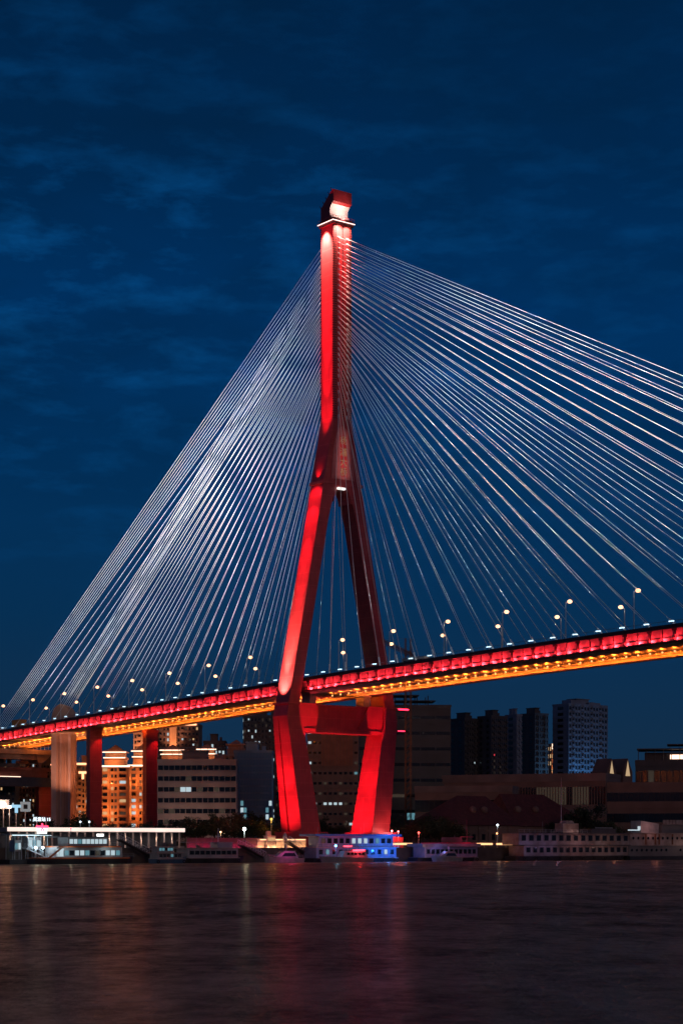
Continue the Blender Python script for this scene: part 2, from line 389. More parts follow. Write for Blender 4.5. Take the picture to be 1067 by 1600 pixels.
# name plaque with vaulted top
mb = MB()
pq = [(-4.9, 129.2), (4.9, 129.2), (4.7, 133), (4.0, 139), (3.0, 144), (1.8, 146.2), (0, 147.2), (-1.8, 146.2), (-3.0, 144), (-4.0, 139), (-4.7, 133)]
mb.loft([[(HA, t, z) for t, z in pq], [(HA+.25, t, z) for t, z in pq]])
plq = mb.build('name_plaque', m_plaque, BR)
mb = MB(); mb.box(HA+.25, HA+.29, -1.6, 1.6, 130.2, 143.8)
mb.build('plaque_backing', mat('vermilion', (.75, .05, .05), .5), plq)
for ch, z in zip('杨浦大桥', (142.2, 138.3, 134.9, 131.6)):
    o = link('plaque_character', text_mesh(ch, 3.0, m_gold, 'plaque_character', .08), plq, (HA+.4, .1, z))
mb = MB(); mb.box(HA+.2, HA+1.2, -2.6, .4, 125.6, 126.3); mb.build('plaque_light', glow('fork fixture', (1, .95, .9), 1.2), BR)

# deck -------------------------------------------------------
def sweep(a0, a1, step, prof, mats, name, off=0, parent=BR, mi=None):
    mbx = MB(); n = max(1, int(round((a1-a0)/step))); rg = []
    for k in range(n+1):
        s = a0+(a1-a0)*k/n; rg.append([(s, t, zt(s)+z) for t, z in prof])
    mbx.loft(rg); return mbx.build(name, mats, parent)
A0, A1 = -330, 330
sweep(A0, A1, 10, [(-14.6, -1.25), (14.6, -1.25), (14.6, -2.0), (-14.6, -2.0)], m_soffit, 'deck_slab')
sweep(A0, A1, 10, [(-11.6, -1.19), (11.6, -1.19), (11.6, -1.245), (-11.6, -1.245)], m_asph, 'carriageway')
for sg in (-1, 1):
    sweep(A0, A1, 10, [(sg*15.75, -.05), (sg*14.9, .0), (sg*14.6, -1.2), (sg*15.75, -1.15)], m_black, 'parapet')
    sweep(A0, A1, 10, [(sg*15.7, -4.46), (sg*13.9, -4.46), (sg*13.9, -4.75), (sg*15.7, -4.75)], m_black if False else m_dkred, 'girder_flange')
    sweep(A0, A1, 10, [(sg*12.1, -.35), (sg*12.5, -.35), (sg*12.6, -1.2), (sg*12.0, -1.2)], m_conc, 'crash_barrier')
    # fascia panel with its posts, brackets and rail: one mesh
    mb = MB(); n = 66; rg = []; r2 = []
    for k in range(n+1):
        x = A0+(A1-A0)*k/n; z = zt(x)
        rg.append([(x, sg*t, z+d) for t, d in ((15.3, -1.16), (15.0, -1.16), (14.8, -4.45), (15.1, -4.45))])
        r2.append([(x, sg*t, z+d) for t, d in ((15.2, -3.40), (15.42, -3.40), (15.42, -3.55), (15.2, -3.55))])
    mb.loft(rg, 0); mb.loft(r2, 1)
    k = 0; x = A0+2
    while x < A1-2:
        big = k % 2 == 0; y0, y1 = sorted((sg*15.0, sg*(15.62 if big else 15.44))); w_ = .24 if big else .12; z = zt(x)
        mb.box(x-w_, x+w_, y0, y1, z-4.44, z-1.17, 1)
        if big: mb.box(x-.95, x+.55, y0, y1, z-1.8, z-1.17, 1)
        x += 4.5; k += 1
    mb.build('fascia_panel', [m_panel, m_dkred], BR)
    mb = MB(); x = A0+2; r2 = []
    while x < A1-2:
        z = zt(x); mb.tube((x, sg*15.2, z-.05), (x, sg*15.2, z+.95), .05, n=4); x += 3
    for k in range(n+1):
        x = A0+(A1-A0)*k/n; z = zt(x); r2.append([(x, sg*t, z+d) for t, d in ((15.15, .98), (15.25, .98), (15.25, .88), (15.15, .88))])
    mb.loft(r2); mb.build('deck_railing', m_rail, BR)
# underside: soffit plate with transverse and longitudinal ribs
mb = MB(); n = 66; rows = ((-13.9, 13.9, -4.35, -4.5), (-10.2, -9.9, -4.5, -4.72), (-1.2, -.9, -4.5, -4.72), (2.9, 3.2, -4.5, -4.8), (7.0, 7.5, -4.5, -5.45), (11, 11.3, -4.5, -4.8))
for t0_, t1_, za_, zb_ in rows:
    mb.loft([[(A0+(A1-A0)*k/n, t, zt(A0+(A1-A0)*k/n)+d) for t, d in ((t0_, za_), (t1_, za_), (t1_, zb_), (t0_, zb_))] for k in range(n+1)])
x = A0+1
while x < A1-1:
    z = zt(x); mb.box(x-.14, x+.14, -13.9, 7.0, z-4.85, z-4.5); x += 2.25
mb.build('soffit_plate', m_girder, BR)
# maintenance gantry under far leg
# wash lights along the near and far fascia ------------------
fx = MB(); fx.box(-.22, .22, -.14, .14, -.12, .12); fxm = fx.mesh('wash_fixture', m_black)
fx = MB(); fx.sphere((0, 0, 0), .27, n=8, k=5); fxo = fx.mesh('soffit_fixture', glow('amber fixture', (1, .50, .18), 2.0))
s = -229.6; k = 0
while s < 190:
    z = zt(s)
    if not (-9 < s < 0):
        o = link('wash_light', fxm, BR, (s+.9, -15.72, z-4.32))
        lamp('SPOT', 'wash_lamp', o, (0, -.16, .38), 880*random.uniform(.7, 1.3), (1, .05, .075), target=(0, 2, 1.2), ang=155, blend=.3, rad=.10)
        s2 = s
        lamp('SPOT', 'soffit_lamp', BR, (s, 3.2, z-6.1), 1300*random.uniform(.7, 1.3), (1, .21, .02), target=(s, 4.4, z-4.5), ang=150, blend=.3, rad=.2)  # second row without fixtures, added to brighten the rest of the underside
        mo = link('soffit_light', fxo, BR, (s, -5.0, z-5.75))
        lamp('SPOT', 'soffit_lamp', mo, (0, 0, .42), 1500*random.uniform(.75, 1.25), (1, .21, .02), target=(0, 1.0, 3), ang=152, blend=.3, rad=.16)
    s += 4.5; k += 1
# cool lamps on the railing line, at every cable
cl = MB(); cl.box(-.85, .85, -.16, .16, -.14, .14, 0); cl.box(-.5, .5, -.1, .1, -.5, -.14, 1); clm = cl.mesh('cable_light', [g_blue, m_rail])
s = -222
while s < 190:
    link('cable_light', clm, BR, (s, -14.6, zt(s)+.95)); s += 9

# cables -----------------------------------------------------
PT = 12.8
def za(i): return 210.8-1.78*i if i <= 26 else 210.8-1.78*26-2.7*(i-26)
main = [292-9*i for i in range(32)]
side = [-231+2*i for i in range(8)]+[-208.5+8.55*i for i in range(24)]
cab = []
for pt_ in (-1, 1):
    for sl_, sd in ((main, 1), (side, -1)):
        for i, s in enumerate(sl_):
            cab.append((sd*(HA-.05), pt_*1.8, za(i), s, pt_*PT, zt(s)-.9, i))
def cable(mbx, c, r=.082):
    p0, p1 = Vector(c[0:3]), Vector(c[3:6]); mbx.tube(p0, p1, r, n=6)
    d = (p0-p1).normalized(); mbx.tube(p1, p1+d*4.5, .26, n=6)
    mbx.tube(p0, p0-d*1.2, .28, n=6)
cab.sort(key=lambda c: -(abs(c[3]) if c[3] < 200 else 0))    # shortest and mostly out-of-frame ones last
for c in cab[:100]:
    mb = MB(); cable(mb, c); mb.build('stay_cable', m_cable, BR)
mb = MB()
for c in cab[100:]: cable(mb, c)
o = mb.build('stay_cables', m_cable, BR); o['kind'] = 'stuff'
# floodlights that shine up into the cable fans
CP = 52000.0
for pt_ in (-1, 1):
    for x in list(range(20, 300, 9))+list(range(-20, -240, -9)):
        lean = .22 if x > 0 else -.18
        lamp('SPOT', 'cable_floodlight', BR, (x, pt_*17.6, zt(x)-.8), 950 if x < 0 else 3000, (.90, .95, 1.0),
                 target=(x+lean*100, pt_*PT*.45, zt(x)+90), ang=46, blend=.8, rad=.1, fall='Linear')

# piers ------------------------------------------------------
for s, tt, w_ in ((-139.5, -12.9, 5.4), (-139.5, 12.9, 5.4), (-243, -12.9, 5.4), (-243, 12.9, 5.4)):
    mb = MB(); z1 = zt(s)-4.85
    mb.box(s-1.4, s+1.4, tt-w_/2, tt+w_/2, 3.5, z1-.5); mb.box(s-1.7, s+1.7, tt-w_/2-.2, tt+w_/2+.2, z1-1.3, z1)
    mb.box(s-2.6, s+2.6, tt-w_/2-1, tt+w_/2+1, 3.4, 5.6)
    o = mb.build('bridge_pier', m_red, BR)
    if s == -139.5:
        lamp('SPOT', 'pier_lamp', o, (s+5.0, tt+2.5, z1-.8), 3200, (1, .05, .06), target=(s+1.4, tt+.6, z1-14), ang=62, blend=.5)

# pylon floodlights -----------------------------------------
RED = (1, .035, .08); PK = (1, .60, .48)
def flood(loc, tgt, p, c=RED, ang=40, bl=.5, rad=.3): lamp('SPOT', 'pylon_floodlight', BR, loc, p, c, target=tgt, ang=ang, blend=bl, rad=rad)
# column side face: stack of narrow beams from brackets at the shoulder ledge, and from the top ledge
for z_, ang_, p_ in ((159, 24, 120000), (169, 12, 270000), (184, 9, 680000), (202, 7.5, 1300000)):
    flood((0, -12.5, 130), (0, -3.85, z_), p_, ang=ang_, bl=.6)
flood((0, -9.4, 129.6), (0, -7.4, 131.2), 900, ang=80, bl=.9)
flood((0, -8.5, 215.4), (0, -3.85, 190), 50000, ang=22, bl=1)
flood((-.6, -7.4, 215.6), (-.6, -3.85, 208), 120000, PK, ang=60, bl=1)
# column river face
flood((9.5, -1.0, 215.4), (HA, 0, 192), 42000, (1, .06, .08), ang=34, bl=1)
flood((6.2, -2.0, 215.6), (HA, -1.5, 210), 24000, PK, ang=100, bl=1)
flood((5.8, 2.2, 215.6), (HA, 2, 210), 9000, PK, ang=100, bl=1)
# plaque
for z_, a_ in ((132.0, 27), (136.2, 25), (140.4, 21), (143.4, 16)): flood((21, 0, 131), (HA, 0, z_), 4200, (1, .68, .66), ang=a_, bl=1)
# head scoop: lamp on the ledge shining into the white scoop
lamp('AREA', 'scoop_lamp', BR, (HA+.7, 0, 216.8), 1500, (1, .62, .52), target=(cx-2.6, 0, 220.6), size=(.5, 6.5))
# upper legs outer faces (lamps stand on brackets of the leg ledges)
for z_, t__, ang_, p_ in ((67, -19.8, 34, 14000), (82, -16.8, 19, 130000), (97, -13.8, 10, 340000)):
    flood((0, -31, 54), (0, t__, z_), p_, ang=ang_, bl=.7)
flood((0, -16.5, 126.3), (0, -10.3, 113), 24000, ang=52, bl=.9)
flood((0, -17.5, 126), (0, -12.6, 101), 85000, ang=20, bl=1)
flood((0, -13, 126.9), (0, -9.0, 122.5), 4000, ang=100, bl=.8)
flood((0, -27.0, 53.6), (0, -21.0, 62), 60000, PK, ang=64, bl=1)
flood((0, -27.4, 53.6), (0, -19.4, 71), 260000, (1, .5, .36), ang=26, bl=1)
# lower leg outer face from the bank
flood((0, -40, 5.5), (0, -20.3, 20), 75000, ang=52, bl=1)
flood((0, -36, 6), (0, -21.8, 33), 100000, ang=30, bl=.8)
# between the lower legs: far leg's inner face, beam soffit
flood((0, -7.5, 9.4), (0, 13.0, 20), 60000, ang=72, bl=.9)
flood((.5, -5.0, 9.4), (0, 15.5, 35), 70000, ang=34, bl=1)
flood((0, 1.5, 9.4), (0, -2, 43), 60000, ang=66, bl=.9)
# lit patches at the beam ends, river face
flood((14, -14.4, 24), (HA, -14.4, 49.5), 60000, ang=17, bl=.12)
flood((14, 14.4, 24), (HA, 14.4, 49.5), 60000, ang=17, bl=.12)
flood((13, 15, 7.5), (9, 15, 7.0), 700, ang=90, bl=1)
flood((13, -13, 7.5), (9, -13, 7.0), 350, ang=90, bl=1)
# red beacons on the gantry beside the far leg
mb = MB(); mb.box(-2, 2, 24.5, 31, 52.6, 53.1); mb.box(-1.8, 1.8, 24, 30.5, 45.2, 45.7)
mb.box(2.0, 2.2, 25.5, 30, 52.7, 53.2, 1); mb.box(1.8, 2.0, 25.5, 28.5, 45.3, 45.6, 1)
mb.build('maintenance_gantry', [m_dkred, g_redl], BR)

# ------------------------------------------------------------------ street lamps on the deck
def lamp_proto():
    r = thing('street_lamp', '', 'street lamp', 0, 0)
    mb = MB(); mb.tube((0, 0, 0), (0, 0, 12.2), .17, .10, 8); mb.tube((0, 0, 0), (0, 0, .8), .26, n=8); mb.build('pole', m_pole, r)
    mb = MB(); mb.tube((0, 0, 12.0), (0, 1.5, 12.6), .07, n=6); mb.build('arm', m_pole, r)
    mb = MB(); mb.box(-.2, .2, 1.2, 2.2, 12.5, 12.72); mb.build('lamp_head', m_rail, r)
    mb = MB(); mb.sphere((0, 1.6, 12.42), .74, sz=.75); mb.build('lens', g_sod, r)
    return r
LP = lamp_proto(); first = True; idx = 0
nearl = ['tall deck lamp, farthest right of the row on the near edge of the bridge']
sl_list = [148.9-26.4*k for k in range(-1, 16)]
for k, s in enumerate(sl_list):
    for sg in (-1, 1):
        if s < -236 or s > 180: continue
        r = LP if first else copytree(LP); first = False
        r.location = L2W(s, sg*11.9, zt(s)-1.7); r.rotation_euler = (0, 0, -TA+(0 if sg < 0 else math.pi))
        side_ = 'near' if sg < 0 else 'far'
        n_l = sum(1 for x in sl_list if x < -4 and x > s and x >= -236)
        n_r = sum(1 for x in sl_list if x >= -4 and x < s and x <= 180)
        ordn = ['first', 'second', 'third', 'fourth', 'fifth', 'sixth', 'seventh', 'eighth', 'ninth', 'tenth']
        r['label'] = 'lit lamp on the deck\'s %s edge, %s %s of the pylon' % (side_, ordn[n_l] if s < -4 else ordn[n_r], 'left' if s < -4 else 'right')
        r['group'] = 'street lamps along the bridge deck'
        if s > -190 and s < 170:
            lamp('SPOT', 'street_lamp_bulb', r, (0, 1.5, 12.0), 3000, (1, .72, .52), target=(0, .6, 0), ang=150, blend=.3, rad=.2)

# ------------------------------------------------------------------ vehicles on the deck
m_glass = mat('dark glass', (.02, .025, .03), .12, var=0, spec=.7)
m_tyre = mat('rubber', (.02, .02, .02), .9, var=0)
g_head = glow('headlamp', (.9, .95, 1), 12); g_tail = glow('tail lamp', (1, .05, .03), 4)
def wheel_set(r, xs, w, rad):
    for x in xs:
        for sg in (-1, 1):
            mb = MB(); mb.tube((x, sg*w-.12, rad), (x, sg*w+.12, rad), rad, n=14); mb.build('wheel', m_tyre, r)
def lights_set(r, x0, x1, w, z):
    for sg in (-1, 1):
        mb = MB(); mb.box(x1, x1+.05, sg*w-.18, sg*w+.18, z-.1, z+.1); mb.build('headlight', g_head, r)
        mb = MB(); mb.box(x0-.05, x0, sg*w-.15, sg*w+.15, z-.1, z+.1); mb.build('tail_light', g_tail, r)
def coach(s, t, label, col, L=13, flip=False):
    r = thing('coach', label, 'bus', s, t, zt(s)-1.69, math.pi if flip else 0)
    mb = MB(); mb.loft([[(-L/2, -1.25, .4), (L/2, -1.25, .4), (L/2, 1.25, .4), (-L/2, 1.25, .4)], [(-L/2, -1.25, 3.1), (L/2-.1, -1.25, 2.6), (L/2-.1, 1.25, 2.6), (-L/2, 1.25, 3.1)], [(-L/2+.2, -1.1, 3.5), (L/2-.5, -1.1, 3.45), (L/2-.5, 1.1, 3.45), (-L/2+.2, 1.1, 3.5)]])
    mb.build('body', mat('coach paint '+str(col), col, .35), r)
    for sg in (-1, 1):
        mb = MB(); mb.box(-L/2+.6, L/2-1.2, sg*1.26-.02, sg*1.26+.02, 1.8, 2.6); mb.build('side_windows', m_glass, r)
    mb = MB(); mb.box(L/2-.08, L/2+.03, -1.1, 1.1, 1.5, 2.5); mb.build('windscreen', m_glass, r)
    mb = MB(); mb.box(-2, 1, -.7, .7, 3.48, 3.75); mb.build('roof_unit', m_rail, r)
    wheel_set(r, (-L/2+2.6, L/2-2.4), 1.15, .5); lights_set(r, -L/2, L/2, .95, .8)
def truck(s, t, label, col, L=11, H=4.6):
    r = thing('box_truck', label, 'truck', s, t, zt(s)-1.69)
    mb = MB(); mb.box(-L/2, L/2-2.6, -1.25, 1.25, 1.1, H); mb.box(-L/2-.02, L/2-2.58, -1.3, 1.3, H-.15, H+.02)
    for k in range(6): mb.box(-L/2+k*1.5, -L/2+k*1.5+.12, -1.3, 1.3, 1.1, H-.1)
    mb.build('cargo_box', mat('truck paint '+str(col), col, .5), r)
    mb = MB(); mb.loft([[(L/2-2.3, -1.2, .5), (L/2, -1.2, .5), (L/2, 1.2, .5), (L/2-2.3, 1.2, .5)], [(L/2-2.3, -1.2, 1.8), (L/2, -1.2, 1.8), (L/2, 1.2, 1.8), (L/2-2.3, 1.2, 1.8)], [(L/2-2.3, -1.1, 3.0), (L/2-.5, -1.1, 3.0), (L/2-.5, 1.1, 3.0), (L/2-2.3, 1.1, 3.0)]])
    mb.build('cab', mat('cab paint', (.45, .12, .04), .4), r)
    mb = MB(); mb.box(-L/2, L/2-.3, -.5, .5, .7, 1.1); mb.build('chassis', m_black, r)
    mb = MB(); mb.add([(L/2+.02, -1, 1.85), (L/2+.02, 1, 1.85), (L/2-.42, 1, 2.85), (L/2-.42, -1, 2.85)], [(0, 1, 2, 3)]); mb.build('windscreen', m_glass, r)
    wheel_set(r, (-L/2+1.2, -L/2+2.5, L/2-1.5), 1.1, .5); lights_set(r, -L/2, L/2, .95, .9)
def car(s, t, label, col, flip=False, H=1.45, g=None):
    r = thing('car', label, 'car', s, t, zt(s)-1.69, math.pi if flip else 0)
    L = 4.6
    prof = [(-L/2, .35), (L/2, .35), (L/2, .75), (L/2-.2, .85), (1.2, .98), (.4, H), (-1.3, H), (-2.0, .98), (-L/2, .92)]
    mb = MB(); mb.loft([[(x, -.9, z) for x, z in prof], [(x, .9, z) for x, z in prof]]); mb.build('body', mat('car paint '+str(col), col, .3), r)
    for sg in (-1, 1):
        mb = MB(); mb.add([(1.0, sg*.91, 1.0), (.35, sg*.91, H-.08), (-1.2, sg*.91, H-.08), (-1.8, sg*.91, 1.0)], [(0, 1, 2, 3)]); mb.build('side_windows', m_glass, r)
    wheel_set(r, (-1.4, 1.4), .82, .33); lights_set(r, -L/2, L/2, .65, .7)
coach(SU(192, -7.5), -7.5, 'long tan bus on the bridge deck left of the pylon, beside the railing', (.35, .25, .14), 14)
truck(SU(33, -7.5), -7.5, 'tall orange box truck on the deck at the far left of the bridge', (.7, .28, .05), 11, 5.6)
truck(SU(50, -4.2), -4.2, 'pale green box truck just ahead of the orange one on the deck', (.35, .45, .36), 12, 4.0)
coach(SU(650, -7.5), -7.5, 'pale coach on the deck just right of the pylon', (.5, .48, .42), 11)
car(SU(600, -8), -8, 'white van-like car near the right foot of the upper pylon on the deck', (.7, .7, .7), H=2.2)
car(SU(893, -8), -8, 'tan high-roofed car on the deck between the two rightmost lamps', (.5, .38, .2), H=2.3)
car(SU(265, -8), -8, 'silver high-roofed car on the deck above the two red piers', (.5, .5, .52), H=2.2)

exec_marker = 1
# ------------------------------------------------------------------ buildings behind the bank
GZ = 4.2
def wmat(name, c, es): return glow(name, c, es)
w_dark = mat('unlit window glass', (.012, .016, .022), .15, var=0, spec=.6)
w_warm = wmat('warm lit window', (1, .62, .30), .6)
w_cool = wmat('cool lit window', (.72, .92, 1), .62)
w_dim = wmat('dim lit window', (.55, .42, .30), .06)
w_teal = wmat('teal lit window', (.25, .62, .75), .35)
w_red = wmat('red lit window', (1, .05, .08), .8)
w_bglass = mat('blue tinted glass', (.09, .25, .44), .35, var=.2, scale=.3)
WSETS = {'b': w_bglass, 'd': w_dark, 'w': w_warm, 'c': w_cool, 'm': w_dim, 't': w_teal, 'r': w_red}
def building(name, label, u0, u1, v1, a, dep, wall, rows, cols, pat='d'*8, lit=None, ww=None, wh=.5, z0=GZ, group=None,
             band=.25, pil=0, parapet=.9, rot=0, side_cols=2, rhouse=True, cat='building', bandm=None, winm=None, top='flat', cs=1.0):
    ga = -TA+R(rot); xd = Vector((math.cos(ga), math.sin(ga), 0)); yd = Vector((-xd.y, xd.x, 0))
    t0 = LT(u0, a); P = L2W(a, t0); B = P-xd*dep; ub = 533.5+F*B.x/B.y    # leave room for a visible left flank
    if ub < u0: t0 = LT(2*u0-ub, a); P = L2W(a, t0)
    r1 = (u1-533.5)/F; W_ = (r1*P.y-P.x)/(yd.x-r1*yd.y); rot = R(rot); H = ZV(v1, a, t0)-z0
    r = thing(name, label, cat, a, t0, z0, rot, group)
    mb = MB(); mb.box(-dep, 0, 0, W_, 0, H)
    fh = H/rows; cw = W_/cols
    if band:
        for k in range(rows+1): mb.box(-dep-band*.6, band, -band*.6, W_+.02, max(0, k*fh-.12*fh), k*fh+.10*fh, 1)
    if pil:
        for k in range(cols+1):
            mb.box(-.01, pil, k*cw-.09*cw, k*cw+.09*cw, .3, H-.1, 1)
    mb.box(-dep-.25, .3, -.25, W_+.25, H, H+parapet, 1)
    if name.startswith('apartment'):
        for i in range(cols):
            if i % 3 == 1:
                for j in range(rows): mb.box(0, 1.1, (i+.1)*cw, (i+.9)*cw, j*fh+.02*fh, j*fh+.38*fh, 1)     # balconies
            elif i % 3 == 0:
                for j in range(rows):
                    if random.random() < .6: mb.box(0, .5, (i+.82)*cw, (i+.82)*cw+.8, j*fh+.25*fh, j*fh+.25*fh+.7)
    mb.build('wall', [wall, bandm or wall], r)
    if rhouse:
        mb = MB(); mb.box(-dep*.8, -dep*.25, W_*.3, W_*.62, H+parapet, H+parapet+3.2); mb.box(-dep*.83, -dep*.2, W_*.28, W_*.64, H+parapet+3.2, H+parapet+3.6)
        mb.box(-dep*.6, -dep*.35, W_*.72, W_*.82, H+parapet, H+parapet+2.0)
        for q in range(3): mb.tube((-dep*.5, W_*(.1+.07*q), H+parapet), (-dep*.5, W_*(.1+.07*q), H+parapet+2+q), .08, n=4)
        mb.build('roof_house', wall, r)
    ww = ww or .5
    me = {}
    def wm(k, w, h, axis):
        key = (k, axis)
        if key not in me:
            m_ = MB()
            if axis == 'f': m_.box(0, .12, -w/2, w/2, 0, h)
            else: m_.box(-w/2, w/2, -.12, 0, 0, h)
            me[key] = m_.mesh('window', WSETS[k])
        return me[key]
    spots = []
    for j in range(rows):
        for i in range(cols):
            k = random.choice(pat)
            if lit:
                q = lit(i, j);
                if q: k = q
            spots.append(('f', (0, (i+.5)*cw, (j+.22)*fh), k))
    for j in range(rows):
        for i in range(side_cols):
            spots.append(('s', (-dep*(i+.5)/side_cols, 0, (j+.22)*fh), random.choice(pat)))
    spots.sort(key=lambda q: (q[2] == 'd', q[0] == 's', -q[1][2]))
    for ax, p, k in spots[:99]:
        link('window', wm(k, cw*ww if ax == 'f' else dep/side_cols*.35, fh*wh, ax), r, p)
    if len(spots) > 99:
        mb = MB(); used = []
        ks = sorted(set(k for _, _, k in spots[99:]))
        for ax, p, k in spots[99:]:
            x, y, z = p
            if ax == 'f': mb.box(x, x+.12, y-cw*ww/2, y+cw*ww/2, z, z+fh*wh, ks.index(k))
            else:
                d = dep/side_cols*.35; mb.box(x-d/2, x+d/2, y-.12, y, z, z+fh*wh, ks.index(k))
        o = mb.build('windows', [WSETS[k] for k in ks], r); o['kind'] = 'stuff'
    return r, W_, H, dep
m_bgrey = mat('grey render', (.16, .16, .17), .85, scale=.1)
m_bdark = mat('dark cladding', (.055, .058, .065), .6, scale=.1)
m_bdark2 = mat('charcoal cladding', (.08, .075, .08), .6, scale=.1)
m_bwarm = mat('tan render', (.42, .27, .18), .85, scale=.1)
m_bbrown = mat('brown render', (.20, .13, .11), .85, scale=.1)
m_bwhite = mat('pale tile cladding', (.52, .42, .38), .7, scale=.12)
m_band = mat('brown concrete band', (.20, .15, .14), .8, scale=.12)
m_bblue = mat('blue glass curtain wall', (.14, .29, .46), .3, var=.2, scale=.2)
m_bslate = mat('slate blue render', (.19, .25, .34), .8, scale=.1)
m_gold_wall = mat('ochre stone cladding', (.60, .36, .20), .8, scale=.15)
g_gstrip = glow('golden eave strip', (1, .46, .22), 2.2)
g_pstrip = glow('white eave strip', (1, .66, .48), 2.4)

# far left apartment blocks behind the ramps
building('apartment_block', 'dark apartment block with scattered lit windows at the far left edge', -30, 24, 1196, -210, 14, m_bdark2, 16, 9, 'ddddddmcdw', ww=.4, rot=-36)
building('apartment_block', 'brownish apartment block with warm lit windows, second from the left edge', 26, 60, 1192, -225, 12, m_bbrown, 17, 7, 'dddmdcwdd', ww=.42, rot=-36)
building('apartment_block', 'narrow dark apartment block with cool lit windows left of the curved beige tower', 62, 90, 1194, -232, 12, m_bdark2, 17, 5, 'ddcddmc', ww=.42, rot=-36)
r, W_, H, dp = building('apartment_block', 'apartment block with a golden lit crown between the beige tower and left red pier', 117, 150, 1196, -215, 12, m_bwarm, 15, 6, 'dddmdmc', ww=.5, pil=.3, rot=-36)
mb = MB(); mb.box(.3, .6, -.3, W_+.3, H+.2, H+1.1); mb.box(.3, .7, W_*.2, W_*.7, H-3.6, H-2.6); mb.box(-.2, .8, W_*.35, W_*.45, H-6, H-3.6); mb.build('eave_light', g_gstrip, r)
lamp('SPOT', 'facade_lamp', r, (14, W_*.5, 4), 26000, (1, .32, .10), target=(0, W_*.5, H*.8), ang=70, blend=.8)

# curved beige tower rising behind the deck
r = thing('round_topped_tower', 'beige tower with a rounded top rising behind the bridge deck at left', 'building', -172, LT(96, -172), GZ, R(-45))
Yr = L2W(-172, LT(96, -172)).y; Hh = ZV(1100, -172, LT(96, -172))-GZ; hw = 15.5*Yr/F
mb = MB()
pr = [(-hw, 0), (hw, 0), (hw, Hh-6)]+[(hw*math.cos(math.pi*k/12), Hh-6+6*math.sin(math.pi*k/12)) for k in range(1, 12)]+[(-hw, Hh-6)]
mb.loft([[(-9, y, z) for y, z in pr], [(0, y, z) for y, z in pr]])
mb.build('wall', mat('beige tower render', (.50, .33, .25), .85, scale=.08), r)
mb = MB(); mb.box(0, .5, -hw, -hw+2.1, 0, Hh-7); mb.box(0, .5, hw-1.0, hw, 0, Hh-7); mb.box(0, .3, -.25, .25, 0, Hh-7); mb.build('pilaster', m_bwhite, r)
mb = MB()
for k in range(7): mb.box(0, .3, -hw+3.2+k*1.1, -hw+3.35+k*1.1, 2, Hh-7)
mb.build('facade_rib', m_bwarm, r)
lamp('SPOT', 'facade_lamp', r, (14, 9, Hh*.3), 26000, (1, .38, .22), target=(0, 0, Hh*.65), ang=70, blend=.8)
lamp('SPOT', 'facade_lamp', r, (9, 3, Hh-24), 5000, (1, .36, .25), target=(0, 0, Hh-2), ang=60, blend=.8)

